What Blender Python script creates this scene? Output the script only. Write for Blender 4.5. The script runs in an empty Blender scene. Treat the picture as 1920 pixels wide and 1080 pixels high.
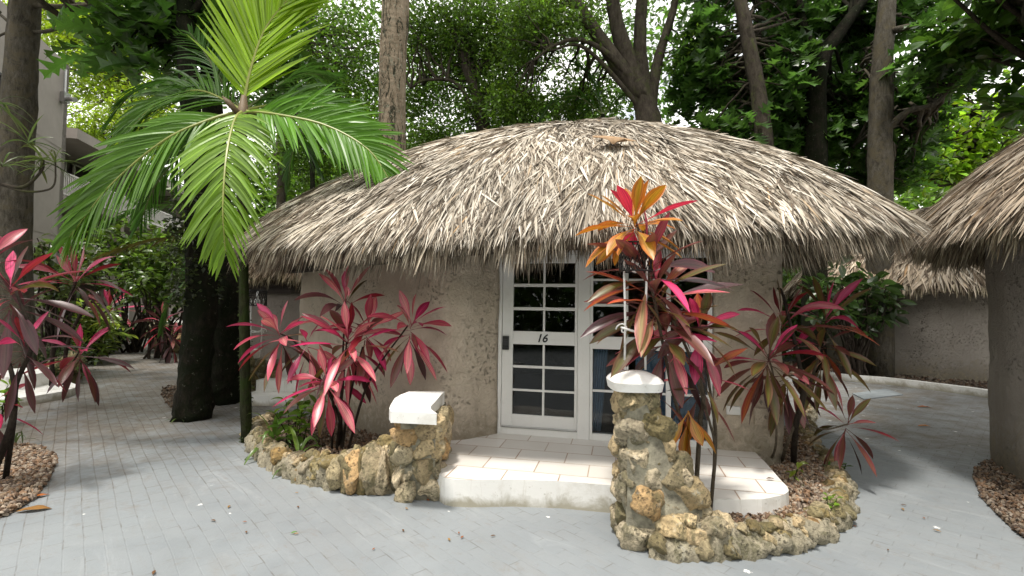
import bpy, bmesh, math, random
import numpy as np
from mathutils import Matrix, Vector
from mathutils import noise as mnoise
from mathutils.geometry import tessellate_polygon

random.seed(4)
rng = np.random.default_rng(11)
scene = bpy.context.scene
COL = scene.collection

# ------------------------------------------------------------------ camera
FPX, CX, CY = 900.0, 960.0, 540.0          # focal length in pixels of the 1920 px wide photograph
CAMZ = 1.65
PITCH, ROLL = math.radians(2.16), math.radians(0.8)
F_ = np.array([0, math.cos(PITCH), math.sin(PITCH)])
U0 = np.array([0, -math.sin(PITCH), math.cos(PITCH)])
R0 = np.array([1.0, 0, 0])
UP = U0 * math.cos(ROLL) - R0 * math.sin(ROLL)
RT = R0 * math.cos(ROLL) + U0 * math.sin(ROLL)
cam = bpy.data.cameras.new("camera")
cam.sensor_width = 36
cam.lens = FPX / 1920 * 36
cam.clip_start, cam.clip_end = 0.05, 500
camo = bpy.data.objects.new("camera", cam)
camo.matrix_world = Matrix(((RT[0], UP[0], -F_[0], 0), (RT[1], UP[1], -F_[1], 0), (RT[2], UP[2], -F_[2], CAMZ), (0, 0, 0, 1)))
COL.objects.link(camo)
scene.camera = camo

def ray(x, y):
    return F_ + RT * ((x - CX) / FPX) + UP * ((CY - y) / FPX)
def P(x, y, Y):                              # world point at distance Y along the ground axis
    d = ray(x, y)
    return np.array([0, 0, CAMZ]) + d * (Y / d[1])
def G(x, y, z=0.0):                          # world point on the level z
    d = ray(x, y)
    return np.array([0, 0, CAMZ]) + d * ((z - CAMZ) / d[2])

# ------------------------------------------------------------------ sky and sun
SUN_DIR = np.array([0.17, 0.24, -0.955])     # the way the light travels
SUN_DIR = SUN_DIR / np.linalg.norm(SUN_DIR)
SUN_EL = math.asin(-SUN_DIR[2])
SUN_AZ = math.atan2(-SUN_DIR[0], -SUN_DIR[1])
w = bpy.data.worlds.new("World")
scene.world = w
w.use_nodes = True
nt = w.node_tree
bg = nt.nodes["Background"]
sky = nt.nodes.new("ShaderNodeTexSky")
sky.sky_type = 'NISHITA'
sky.sun_disc = False
sky.sun_elevation = SUN_EL
sky.sun_rotation = SUN_AZ
sky.air_density, sky.dust_density, sky.ozone_density = 1.0, 2.0, 1.0
tc = nt.nodes.new("ShaderNodeTexCoord")
cn = nt.nodes.new("ShaderNodeTexNoise")
cn.inputs["Scale"].default_value = 3.2
cn.inputs["Detail"].default_value = 7
nt.links.new(tc.outputs["Generated"], cn.inputs["Vector"])
cr = nt.nodes.new("ShaderNodeMapRange")
cr.inputs[1].default_value, cr.inputs[2].default_value = 0.28, 0.46
nt.links.new(cn.outputs["Fac"], cr.inputs[0])
mx = nt.nodes.new("ShaderNodeMix")
mx.data_type = 'RGBA'
mx.inputs[7].default_value = (13.5, 13.3, 12.9, 1)        # cloud white in sky units
nt.links.new(cr.outputs[0], mx.inputs[0])
nt.links.new(sky.outputs[0], mx.inputs[6])
nt.links.new(mx.outputs[2], bg.inputs["Color"])
bg.inputs["Strength"].default_value = 0.092
sl = bpy.data.lights.new("sun", 'SUN')
sl.energy = 2.75
sl.angle = math.radians(6)
sl.color = (1.0, 0.945, 0.87)
so = bpy.data.objects.new("sun", sl)
so.rotation_euler = Vector(SUN_DIR).to_track_quat('-Z', 'Y').to_euler()
COL.objects.link(so)
scene.view_settings.view_transform = 'Standard'
scene.view_settings.look = 'None'
scene.view_settings.gamma = 1
scene.view_settings.exposure = 0.72
scene.cycles.max_bounces = 8
scene.cycles.transparent_max_bounces = 8
scene.cycles.use_denoising = True

# ------------------------------------------------------------------ mesh building
def unit(a):
    a = np.asarray(a, float)
    return a / np.maximum(np.linalg.norm(a, axis=-1, keepdims=True), 1e-9)
def A(*v):
    return np.array(v, float)

class MB:
    def __init__(self):
        self.v, self.q, self.t, self.uv, self.c, self.qm, self.tm = [], [], [], [], [], [], []
        self.n = 0
    def add(self, v, quads=None, tris=None, uv=None, col=None, mat=0):
        v = np.asarray(v, float).reshape(-1, 3)
        k = len(v)
        self.v.append(v)
        self.uv.append(np.zeros((k, 2)) if uv is None else np.asarray(uv, float).reshape(-1, 2))
        if col is None:
            col = np.ones((k, 4))
        col = np.asarray(col, float)
        if col.ndim == 1:
            col = np.tile(col, (k, 1))
        self.c.append(col.reshape(-1, 4))
        if quads is not None and len(quads):
            quads = np.asarray(quads, np.int64).reshape(-1, 4) + self.n
            self.q.append(quads); self.qm.append(np.full(len(quads), mat))
        if tris is not None and len(tris):
            tris = np.asarray(tris, np.int64).reshape(-1, 3) + self.n
            self.t.append(tris); self.tm.append(np.full(len(tris), mat))
        self.n += k
    def build(self, name, mats, parent=None, smooth=False, loc=None, bevel=0.0, origin=None):
        V = np.concatenate(self.v)
        org = np.zeros(3)
        if parent is not None:
            org = np.array(parent['_org'])
        elif loc is not None:
            org = np.asarray(loc, float)
        V = V - org
        q = np.concatenate(self.q) if self.q else np.zeros((0, 4), np.int64)
        t = np.concatenate(self.t) if self.t else np.zeros((0, 3), np.int64)
        qm = np.concatenate(self.qm) if self.q else np.zeros(0, int)
        tm = np.concatenate(self.tm) if self.t else np.zeros(0, int)
        me = bpy.data.meshes.new(name)
        me.vertices.add(len(V))
        me.vertices.foreach_set("co", V.ravel())
        li = np.concatenate([q.ravel(), t.ravel()])
        me.loops.add(len(li))
        me.loops.foreach_set("vertex_index", li.astype(np.int32))
        npoly = len(q) + len(t)
        me.polygons.add(npoly)
        ls = np.concatenate([np.arange(len(q)) * 4, len(q) * 4 + np.arange(len(t)) * 3])
        me.polygons.foreach_set("loop_start", ls.astype(np.int32))
        me.polygons.foreach_set("material_index", np.concatenate([qm, tm]).astype(np.int32))
        me.update(calc_edges=True)
        uvl = me.uv_layers.new(name="UVMap")
        UV = np.concatenate(self.uv)
        uvl.data.foreach_set("uv", UV[li].ravel())
        ca = me.color_attributes.new("tint", 'FLOAT_COLOR', 'POINT')
        ca.data.foreach_set("color", np.concatenate(self.c).ravel())
        me.polygons.foreach_set("use_smooth", np.full(npoly, bool(smooth)))
        for m in (mats if isinstance(mats, (list, tuple)) else [mats]):
            me.materials.append(m)
        me.validate()
        o = bpy.data.objects.new(name, me)
        COL.objects.link(o)
        o['_org'] = [float(x) for x in org]
        if parent is not None:
            o.parent = parent
        else:
            o.location = org
        if bevel:
            b = o.modifiers.new("bevel", 'BEVEL')
            b.width = bevel; b.segments = 2; b.limit_method = 'ANGLE'; b.angle_limit = math.radians(40)
        return o

def tag(o, label=None, cat=None, group=None, kind=None):
    if label: o['label'] = label
    if cat: o['category'] = cat
    if group: o['group'] = group
    if kind: o['kind'] = kind
    return o
def thing(name, loc, label, cat, group=None):
    o = bpy.data.objects.new(name, None)
    o.empty_display_size = 0.2
    o.location = [float(x) for x in loc]
    o['_org'] = [float(x) for x in loc]
    COL.objects.link(o)
    return tag(o, label, cat, group)

BOXQ = [(0, 3, 2, 1), (4, 5, 6, 7), (0, 1, 5, 4), (1, 2, 6, 5), (2, 3, 7, 6), (3, 0, 4, 7)]
def box(mb, lo, hi, frame=None, mat=0):
    x0, y0, z0 = lo; x1, y1, z1 = hi
    v = np.array([(x0, y0, z0), (x1, y0, z0), (x1, y1, z0), (x0, y1, z0), (x0, y0, z1), (x1, y0, z1), (x1, y1, z1), (x0, y1, z1)], float)
    if frame is not None:
        o, ex, ey = frame
        v = np.asarray(o) + v[:, :1] * ex + v[:, 1:2] * ey + v[:, 2:3] * A(0, 0, 1)
    mb.add(v, BOXQ, mat=mat)
def catmull(pts, n):
    pts = np.asarray(pts, float)
    p = np.vstack([2 * pts[0] - pts[1], pts, 2 * pts[-1] - pts[-2]])
    out = []
    for i in range(1, len(p) - 2):
        for t in np.linspace(0, 1, n, endpoint=False):
            a, b, c, d = p[i - 1], p[i], p[i + 1], p[i + 2]
            out.append(0.5 * ((2 * b) + (c - a) * t + (2 * a - 5 * b + 4 * c - d) * t ** 2 + (3 * b - a - 3 * c + d) * t ** 3))
    out.append(pts[-1])
    return np.array(out)
def tube(mb, pts, radii, k=8, mat=0, rough=0.0, col=None, cap=True):
    pts = np.asarray(pts, float)
    n = len(pts)
    r = np.interp(np.linspace(0, 1, n), np.linspace(0, 1, len(np.atleast_1d(radii))), np.atleast_1d(radii))
    T = unit(np.gradient(pts, axis=0))
    ref = A(0, 0, 1) if abs(T[0][2]) < 0.9 else A(1, 0, 0)
    N = unit(np.cross(T[0], ref))
    rings, uv, L = [], [], 0.0
    for i in range(n):
        if i:
            L += np.linalg.norm(pts[i] - pts[i - 1])
        N = unit(N - T[i] * np.dot(N, T[i]))
        B = np.cross(T[i], N)
        a = np.arange(k) * 2 * math.pi / k
        rr = r[i] * (1 + (rng.normal(0, rough, k) if rough else 0))
        rings.append(pts[i] + (np.cos(a) * rr)[:, None] * N + (np.sin(a) * rr)[:, None] * B)
        uv.append(np.stack([np.arange(k) / k, np.full(k, L)], 1))
    v = np.concatenate(rings)
    idx = np.arange(n * k).reshape(n, k)
    a_, b_ = idx[:-1], idx[1:]
    q = np.stack([a_, np.roll(a_, -1, 1), np.roll(b_, -1, 1), b_], -1).reshape(-1, 4)
    tr = []
    if cap:
        v = np.vstack([v, pts[:1], pts[-1:]])
        uv.append(np.zeros((2, 2)))
        for j in range(k):
            tr.append((n * k, (j + 1) % k, j))
            tr.append((n * k + 1, idx[-1][j], idx[-1][(j + 1) % k]))
    mb.add(v, q, tr, uv=np.concatenate(uv), col=col, mat=mat)
def prism(mb, poly, z0, z1, mat=0, matside=None, bottom=False):
    poly = np.asarray(poly, float)[:, :2]
    n = len(poly)
    a = 0.5 * np.sum(poly[:, 0] * np.roll(poly[:, 1], -1) - np.roll(poly[:, 0], -1) * poly[:, 1])
    if a < 0:
        poly = poly[::-1]
    tri = tessellate_polygon([[Vector((x, y, 0)) for x, y in poly]])
    def sgn(t):
        p, q_, r = (poly[i] for i in t)
        return t if (q_[0] - p[0]) * (r[1] - p[1]) - (q_[1] - p[1]) * (r[0] - p[0]) > 0 else (t[0], t[2], t[1])
    tri = [sgn(t) for t in tri]
    z1a = np.full(n, z1) if np.isscalar(z1) else np.asarray(z1)
    mb.add(np.column_stack([poly, z1a]), tris=tri, mat=mat, uv=poly)
    s = np.vstack([np.column_stack([poly, np.full(n, z0)]), np.column_stack([poly, z1a])])
    q = [(i, (i + 1) % n, n + (i + 1) % n, n + i) for i in range(n)]
    mb.add(s, q, mat=mat if matside is None else matside)
    if bottom:
        mb.add(np.column_stack([poly, np.full(n, z0)]), tris=[(t[0], t[2], t[1]) for t in tri], mat=mat)
def sheet(mb, poly, z, mat=0):
    poly = np.asarray(poly, float)[:, :2]
    a = 0.5 * np.sum(poly[:, 0] * np.roll(poly[:, 1], -1) - np.roll(poly[:, 0], -1) * poly[:, 1])
    if a < 0:
        poly = poly[::-1]
    tri = tessellate_polygon([[Vector((x, y, 0)) for x, y in poly]])
    out = []
    for t in tri:
        p, q_, r = (poly[i] for i in t)
        out.append(t if (q_[0] - p[0]) * (r[1] - p[1]) - (q_[1] - p[1]) * (r[0] - p[0]) > 0 else (t[0], t[2], t[1]))
    mb.add(np.column_stack([poly, np.full(len(poly), z)]), tris=out)
def ico(sub):
    bm = bmesh.new()
    bmesh.ops.create_icosphere(bm, subdivisions=sub, radius=1)
    v = np.array([x.co[:] for x in bm.verts]); f = np.array([[x.index for x in g.verts] for g in bm.faces])
    bm.free()
    return v, f
ICO1, ICO2, ICO3, ICO4 = ico(1), ico(2), ico(3), ico(4)
def rand_rot(n):
    q = unit(rng.normal(size=(n, 4)))
    a, b, c, d = q.T
    return np.stack([np.stack([1 - 2 * (c * c + d * d), 2 * (b * c - a * d), 2 * (b * d + a * c)], -1),
                     np.stack([2 * (b * c + a * d), 1 - 2 * (b * b + d * d), 2 * (c * d - a * b)], -1),
                     np.stack([2 * (b * d - a * c), 2 * (c * d + a * b), 1 - 2 * (b * b + c * c)], -1)], 1)
def many(mb, tv, tf, R, T, col=None, mat=0):            # copies of a small shape in one mesh
    n, k = len(T), len(tv)
    v = np.einsum('nij,kj->nki', R, tv) + T[:, None, :]
    f = (tf[None] + (np.arange(n) * k)[:, None, None]).reshape(-1, tf.shape[1])
    c = None if col is None else np.repeat(col, k, axis=0)
    if tf.shape[1] == 4:
        mb.add(v, quads=f, col=c, mat=mat)
    else:
        mb.add(v, tris=f, col=c, mat=mat)

# ribbons: leaves and strands as bent strips, all at once
def ribbons(mb, base, d0, up, L, W, prof, droop=0.0, fold=0.25, col=None, colfn=None, lead=None, two=False, mat=0, twist=0.0, wave=0.0):
    base, d0, up = np.asarray(base, float), unit(d0), unit(up)
    N = len(base)
    S = len(prof)
    L = np.broadcast_to(L, (N,)).astype(float); W = np.broadcast_to(W, (N,)).astype(float)
    droop = np.broadcast_to(droop, (N,)).astype(float)
    t = np.linspace(0, 1, S)
    tm = (t[:-1] + t[1:]) / 2
    D = unit(d0[:, None, :] + (droop[:, None] * tm[None])[:, :, None] * A(0, 0, -1))
    steps = D * (L[:, None, None] / (S - 1))
    Pt = np.concatenate([base[:, None], base[:, None] + np.cumsum(steps, 1)], 1)
    Dv = unit(np.concatenate([D[:, :1], (D[:, :-1] + D[:, 1:]) / 2, D[:, -1:]], 1))
    side = unit(np.cross(Dv, up[:, None, :]))
    nrm = np.cross(side, Dv)
    if np.any(twist):
        tw = np.broadcast_to(twist, (N,))[:, None] * t[None]
        side, nrm = side * np.cos(tw)[..., None] + nrm * np.sin(tw)[..., None], nrm * np.cos(tw)[..., None] - side * np.sin(tw)[..., None]
    ww = (W[:, None] * prof[None])[..., None] * 0.5
    ld = 0 if lead is None else Dv * (L[:, None] * lead[None])[..., None]
    wv = 0
    if wave:
        ph = rng.uniform(0, 6.28, N)
        wv = nrm * (np.sin(ph[:, None] + t[None] * 14) * wave * W[:, None] * prof[None])[..., None]
    lf = Pt - side * ww + nrm * ww * fold + ld + wv
    rt = Pt + side * ww + nrm * ww * fold + ld - wv
    cols = [lf, rt] if two else [lf, Pt, rt]
    C = len(cols)
    V = np.stack(cols, 2)
    idx = np.arange(N * S * C).reshape(N, S, C)
    q = np.stack([idx[:, :-1, :-1], idx[:, :-1, 1:], idx[:, 1:, 1:], idx[:, 1:, :-1]], -1).reshape(-1, 4)
    u = np.linspace(0, 1, C)
    uv = np.stack(np.broadcast_arrays(u[None, None, :], t[None, :, None], np.zeros((N, 1, 1)))[:2], -1)
    uv = np.broadcast_to(uv, (N, S, C, 2)).reshape(-1, 2)
    if colfn is not None:
        cc = colfn(np.broadcast_to(u[None, None, :], (N, S, C)), np.broadcast_to(t[None, :, None], (N, S, C))).reshape(-1, 4)
    elif col is not None:
        cc = np.broadcast_to(np.asarray(col)[:, None, None, :], (N, S, C, 4)).reshape(-1, 4)
    else:
        cc = None
    mb.add(V.reshape(-1, 3), q, uv=uv, col=cc, mat=mat)
    return Pt

def leafprof(n, peak=0.45, base=0.12, p=1.0):
    t = np.linspace(0, 1, n)
    a = np.where(t < peak, np.sin(t / peak * math.pi / 2) ** p, np.cos((t - peak) / (1 - peak) * math.pi / 2) ** 0.9)
    a = np.maximum(a, base * (t < peak))
    a[-1] = 0.02
    return a

# ------------------------------------------------------------------ materials
def new_mat(name):
    m = bpy.data.materials.new(name)
    m.use_nodes = True
    n = m.node_tree
    return m, n, n.nodes["Principled BSDF"]
def node(n, t, **kw):
    x = n.nodes.new(t)
    for k, v in kw.items():
        if k.startswith("i_"):
            key = k[2:]
            x.inputs[int(key) if key.isdigit() else key.replace("_", " ")].default_value = v
        else:
            setattr(x, k, v)
    return x
def ramp(n, stops, interp='LINEAR'):
    r = n.nodes.new("ShaderNodeValToRGB")
    r.color_ramp.interpolation = interp
    while len(r.color_ramp.elements) < len(stops):
        r.color_ramp.elements.new(0.5)
    for e, (p, c) in zip(r.color_ramp.elements, stops):
        e.position = p
        e.color = (*c, 1) if len(c) == 3 else c
    return r
def noise(n, scale, detail=5, rough=0.6, vec=None, dist=0.0):
    x = node(n, "ShaderNodeTexNoise", i_Scale=scale, i_Detail=detail, i_Roughness=rough, i_Distortion=dist)
    if vec is not None:
        n.links.new(vec, x.inputs["Vector"])
    return x
def mix(n, fac, a, b, mode='MIX'):
    x = n.nodes.new("ShaderNodeMix")
    x.data_type = 'RGBA'
    x.blend_type = mode
    for val, i in ((fac, 0), (a, 6), (b, 7)):
        if hasattr(val, "is_linked") or hasattr(val, "links"):
            n.links.new(val, x.inputs[i])
        elif i == 0:
            x.inputs[0].default_value = val
        else:
            x.inputs[i].default_value = (*val, 1) if len(val) == 3 else val
    return x.outputs[2]
def rng_map(n, val, a, b, c=0.0, d=1.0):
    x = n.nodes.new("ShaderNodeMapRange")
    n.links.new(val, x.inputs[0])
    for i, v in enumerate((a, b, c, d)):
        x.inputs[i + 1].default_value = v
    return x.outputs[0]
def mth(n, op, a, b=None):
    x = n.nodes.new("ShaderNodeMath")
    x.operation = op
    for i, v in enumerate((a, b)):
        if v is None: continue
        if hasattr(v, "links"): n.links.new(v, x.inputs[i])
        else: x.inputs[i].default_value = v
    return x.outputs[0]
def bump(n, bsdf, hgt, strength=0.5, dist=0.02, prev=None):
    b = node(n, "ShaderNodeBump", i_Strength=strength, i_Distance=dist)
    n.links.new(hgt, b.inputs["Height"])
    if prev is not None:
        n.links.new(prev, b.inputs["Normal"])
    n.links.new(b.outputs[0], bsdf.inputs["Normal"])
    return b.outputs[0]
def objco(n):
    return n.nodes.new("ShaderNodeTexCoord").outputs["Object"]
def geo(n):
    return n.nodes.new("ShaderNodeNewGeometry")
def sepxyz(n, v):
    s = n.nodes.new("ShaderNodeSeparateXYZ")
    n.links.new(v, s.inputs[0])
    return s.outputs

def m_plain(name, c, rough=0.5, metal=0.0, var=0.12, scale=6.0, bmp=0.0):
    m, n, b = new_mat(name)
    nz = noise(n, scale, 5, 0.6, objco(n))
    col = mix(n, rng_map(n, nz.outputs["Fac"], 0.3, 0.7), tuple(x * (1 - var) for x in c), tuple(min(1, x * (1 + var)) for x in c))
    n.links.new(col, b.inputs["Base Color"])
    b.inputs["Roughness"].default_value = rough
    b.inputs["Metallic"].default_value = metal
    if bmp:
        bump(n, b, noise(n, scale * 6, 6, 0.65, objco(n)).outputs["Fac"], bmp, 0.01)
    return m

def m_stucco(name, c, stain=True):
    m, n, b = new_mat(name)
    co = objco(n)
    big = noise(n, 1.1, 4, 0.6, co)
    mid = noise(n, 9, 7, 0.75, co, 0.9)
    fine = noise(n, 40, 5, 0.7, co)
    vor = node(n, "ShaderNodeTexVoronoi", i_Scale=26.0, feature='SMOOTH_F1')
    n.links.new(mix(n, 0.12, co, mid.outputs["Color"]), vor.inputs["Vector"])
    pitmask = rng_map(n, noise(n, 2.3, 4, 0.6, co).outputs["Fac"], 0.48, 0.62)
    pit = mth(n, 'MULTIPLY', rng_map(n, vor.outputs["Distance"], 0.30, 0.08), pitmask)
    col = mix(n, rng_map(n, big.outputs["Fac"], 0.3, 0.7), tuple(x * 0.86 for x in c), tuple(x * 1.08 for x in c))
    col = mix(n, mth(n, 'MULTIPLY', rng_map(n, fine.outputs["Fac"], 0.55, 0.75), 0.35), col, tuple(x * 0.6 for x in c))
    col = mix(n, mth(n, 'MULTIPLY', pit, 0.5), col, tuple(x * 0.32 for x in c))
    sm_ = node(n, "ShaderNodeMapping")
    sm_.inputs["Scale"].default_value = (1, 1, 0.28)
    n.links.new(co, sm_.inputs["Vector"])
    sn = noise(n, 2.4, 7, 0.7, sm_.outputs[0], 0.7)
    col = mix(n, mth(n, 'MULTIPLY', rng_map(n, sn.outputs["Fac"], 0.50, 0.70), 0.32), col, tuple(x * y for x, y in zip(c, (0.62, 0.57, 0.50))))
    if stain:
        z = sepxyz(n, geo(n).outputs["Position"])[2]
        low = mth(n, 'ADD', rng_map(n, z, 0.95, 0.1), rng_map(n, mid.outputs["Fac"], 0.2, 0.8, -0.55, 0.55))
        low = rng_map(n, low, 0.45, 1.0)
        st = mix(n, rng_map(n, mid.outputs["Fac"], 0.4, 0.62), (0.10, 0.085, 0.05), (0.30, 0.25, 0.165))
        col = mix(n, mth(n, 'MULTIPLY', low, 0.75), col, st)
    n.links.new(col, b.inputs["Base Color"])
    b.inputs["Roughness"].default_value = 0.92
    hg = mth(n, 'ADD', mth(n, 'MULTIPLY', mid.outputs["Fac"], 0.9), mth(n, 'MULTIPLY', fine.outputs["Fac"], 0.35))
    hg = mth(n, 'SUBTRACT', hg, mth(n, 'MULTIPLY', pit, 0.7))
    bump(n, b, hg, 1.0, 0.06)
    return m

def m_tinted(name, rough=0.5, trans=0.3, streak=0.0, spec=0.5, var=0.15, transcol=1.25):
    """colour comes from each leaf's own pigment stored in 'tint'"""
    m, n, b = new_mat(name)
    at = node(n, "ShaderNodeAttribute", attribute_name="tint")
    col = at.outputs["Color"]
    isl = geo(n).outputs["Random Per Island"]
    hsv = n.nodes.new("ShaderNodeHueSaturation")
    n.links.new(col, hsv.inputs["Color"])
    n.links.new(rng_map(n, isl, 0, 1, 1 - var, 1 + var), hsv.inputs["Value"])
    col = hsv.outputs[0]
    if streak:
        uv = n.nodes.new("ShaderNodeTexCoord").outputs["UV"]
        mp = node(n, "ShaderNodeMapping")
        mp.inputs["Scale"].default_value = (13, 1.6, 1)
        n.links.new(uv, mp.inputs["Vector"])
        ad = n.nodes.new("ShaderNodeVectorMath"); ad.operation = 'ADD'
        n.links.new(mp.outputs[0], ad.inputs[0])
        cb = n.nodes.new("ShaderNodeCombineXYZ")
        n.links.new(mth(n, 'MULTIPLY', isl, 60.0), cb.inputs[2])
        n.links.new(cb.outputs[0], ad.inputs[1])
        nz = noise(n, 1.0, 3, 0.6, ad.outputs[0])
        col = mix(n, streak, col, mix(n, rng_map(n, nz.outputs["Fac"], 0.35, 0.65), (0.55, 0.55, 0.55), (1.35, 1.35, 1.35)), 'MULTIPLY')
    n.links.new(col, b.inputs["Base Color"])
    b.inputs["Roughness"].default_value = rough
    b.inputs["Specular IOR Level"].default_value = spec
    if trans:
        tr = n.nodes.new("ShaderNodeBsdfTranslucent")
        n.links.new(mix(n, 1.0, col, (transcol, transcol, transcol * 0.8), 'MULTIPLY'), tr.inputs["Color"])
        ms = n.nodes.new("ShaderNodeMixShader")
        ms.inputs[0].default_value = trans
        n.links.new(b.outputs[0], ms.inputs[1]); n.links.new(tr.outputs[0], ms.inputs[2])
        n.links.new(ms.outputs[0], n.nodes["Material Output"].inputs["Surface"])
    return m

def m_thatch_strand(name, stops):
    m, n, b = new_mat(name)
    isl = geo(n).outputs["Random Per Island"]
    r = ramp(n, stops)
    n.links.new(isl, r.inputs[0])
    at = node(n, "ShaderNodeAttribute", attribute_name="tint")
    col = mix(n, 1.0, r.outputs[0], at.outputs["Color"], 'MULTIPLY')
    n.links.new(col, b.inputs["Base Color"])
    b.inputs["Roughness"].default_value = 0.7
    b.inputs["Specular IOR Level"].default_value = 0.25
    return m

def m_bark(name, c1, c2, moss=None, mossamt=0.5, scale=9.0, rings=False, blot=None, specks=0.0):
    m, n, b = new_mat(name)
    co = objco(n)
    mp = node(n, "ShaderNodeMapping")
    mp.inputs["Scale"].default_value = (1, 1, 0.35)
    n.links.new(co, mp.inputs["Vector"])
    a = noise(n, scale, 8, 0.72, mp.outputs[0], 0.4)
    fine = noise(n, scale * 5, 6, 0.7, co)
    col = mix(n, rng_map(n, a.outputs["Fac"], 0.36, 0.64), c1, c2)
    col = mix(n, mth(n, 'MULTIPLY', rng_map(n, fine.outputs["Fac"], 0.5, 0.7), 0.5), col, tuple(x * 0.5 for x in c1))
    if moss:
        ms = noise(n, 3.2, 7, 0.75, co, 0.5)
        col = mix(n, rng_map(n, ms.outputs["Fac"], 0.6 - 0.25 * mossamt, 0.72 - 0.25 * mossamt), col, moss)
    if blot:
        mp2 = node(n, "ShaderNodeMapping")
        mp2.inputs["Scale"].default_value = (1, 1, 0.3)
        n.links.new(co, mp2.inputs["Vector"])
        bl = noise(n, 3.4, 8, 0.85, mp2.outputs[0], 1.4)
        col = mix(n, rng_map(n, bl.outputs["Fac"], 0.515, 0.555), col, blot)
        wh = noise(n, 14, 5, 0.7, co)
        col = mix(n, mth(n, 'MULTIPLY', rng_map(n, wh.outputs["Fac"], 0.56, 0.62), 0.7), col, (0.26, 0.27, 0.20))
    if specks:
        sp_ = noise(n, 17, 6, 0.75, co)
        col = mix(n, mth(n, 'MULTIPLY', rng_map(n, sp_.outputs["Fac"], 0.63, 0.68), specks), col, (0.22, 0.22, 0.17))
    hg = mth(n, 'ADD', a.outputs["Fac"], mth(n, 'MULTIPLY', fine.outputs["Fac"], 0.4))
    if rings:
        wv = node(n, "ShaderNodeTexWave", bands_direction='Z', i_Scale=2.2, i_Distortion=2.5, i_Detail=3.0)
        n.links.new(co, wv.inputs["Vector"])
        hg = mth(n, 'ADD', hg, mth(n, 'MULTIPLY', wv.outputs["Fac"], 0.10))
    n.links.new(col, b.inputs["Base Color"])
    b.inputs["Roughness"].default_value = 0.95
    b.inputs["Specular IOR Level"].default_value = 0.15
    bump(n, b, hg, 1.0, 0.06)
    return m

def m_stone(name):
    m, n, b = new_mat(name)
    co = objco(n)
    at = node(n, "ShaderNodeAttribute", attribute_name="tint")
    a = noise(n, 9, 8, 0.72, co, 0.6)
    f = noise(n, 46, 6, 0.75, co)
    vo = node(n, "ShaderNodeTexVoronoi", i_Scale=38.0)
    n.links.new(mix(n, 0.1, co, a.outputs["Color"]), vo.inputs["Vector"])
    holes = rng_map(n, vo.outputs["Distance"], 0.42, 0.12)
    holes = mth(n, 'MULTIPLY', holes, rng_map(n, a.outputs["Fac"], 0.42, 0.6))
    col = mix(n, 1.0, at.outputs["Color"], mix(n, rng_map(n, a.outputs["Fac"], 0.3, 0.7), (0.55, 0.53, 0.5), (1.25, 1.2, 1.12)), 'MULTIPLY')
    ls = noise(n, 5.5, 8, 0.78, co, 0.8)
    col = mix(n, mth(n, 'MULTIPLY', rng_map(n, ls.outputs["Fac"], 0.50, 0.59), 0.72), col, (0.10, 0.095, 0.045))
    col = mix(n, mth(n, 'MULTIPLY', rng_map(n, f.outputs["Fac"], 0.52, 0.64), 0.6), col, (0.075, 0.062, 0.04))
    col = mix(n, mth(n, 'MULTIPLY', holes, 0.7), col, (0.035, 0.03, 0.02))
    wl = noise(n, 12, 6, 0.7, co)
    col = mix(n, mth(n, 'MULTIPLY', rng_map(n, wl.outputs["Fac"], 0.58, 0.68), 0.55), col, (0.48, 0.46, 0.38))
    n.links.new(col, b.inputs["Base Color"])
    b.inputs["Roughness"].default_value = 0.95
    hg = mth(n, 'ADD', mth(n, 'MULTIPLY', a.outputs["Fac"], 0.8), mth(n, 'MULTIPLY', f.outputs["Fac"], 0.5))
    hg = mth(n, 'SUBTRACT', hg, mth(n, 'MULTIPLY', holes, 0.6))
    bump(n, b, hg, 0.9, 0.03)
    return m

def m_white(name, c=(0.78, 0.77, 0.74), rough=0.55, dirt=0.5):
    m, n, b = new_mat(name)
    co = objco(n)
    a = noise(n, 3.5, 8, 0.7, co, 0.4)
    f = noise(n, 24, 6, 0.7, co)
    col = mix(n, mth(n, 'MULTIPLY', rng_map(n, a.outputs["Fac"], 0.5, 0.72), dirt), c, tuple(x * y for x, y in zip(c, (0.72, 0.69, 0.62))))
    col = mix(n, mth(n, 'MULTIPLY', rng_map(n, f.outputs["Fac"], 0.62, 0.74), dirt), col, tuple(x * y for x, y in zip(c, (0.5, 0.47, 0.40))))
    z = sepxyz(n, geo(n).outputs["Position"])[2]
    lowd = rng_map(n, mth(n, 'ADD', rng_map(n, z, 0.16, 0.0, 0.0, 0.5), a.outputs["Fac"]), 0.68, 0.95)
    col = mix(n, mth(n, 'MULTIPLY', lowd, dirt * 1.2), col, tuple(x * y for x, y in zip(c, (0.45, 0.42, 0.34))))
    dr = node(n, "ShaderNodeMapping")
    dr.inputs["Scale"].default_value = (1, 1, 0.08)
    n.links.new(co, dr.inputs["Vector"])
    drn = noise(n, 13, 5, 0.7, dr.outputs[0])
    col = mix(n, mth(n, 'MULTIPLY', rng_map(n, drn.outputs["Fac"], 0.60, 0.72), dirt * 0.7), col, tuple(x * y for x, y in zip(c, (0.6, 0.56, 0.46))))
    n.links.new(col, b.inputs["Base Color"])
    b.inputs["Roughness"].default_value = rough
    bump(n, b, mth(n, 'ADD', a.outputs["Fac"], mth(n, 'MULTIPLY', f.outputs["Fac"], 0.3)), 0.18, 0.03)
    return m

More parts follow.
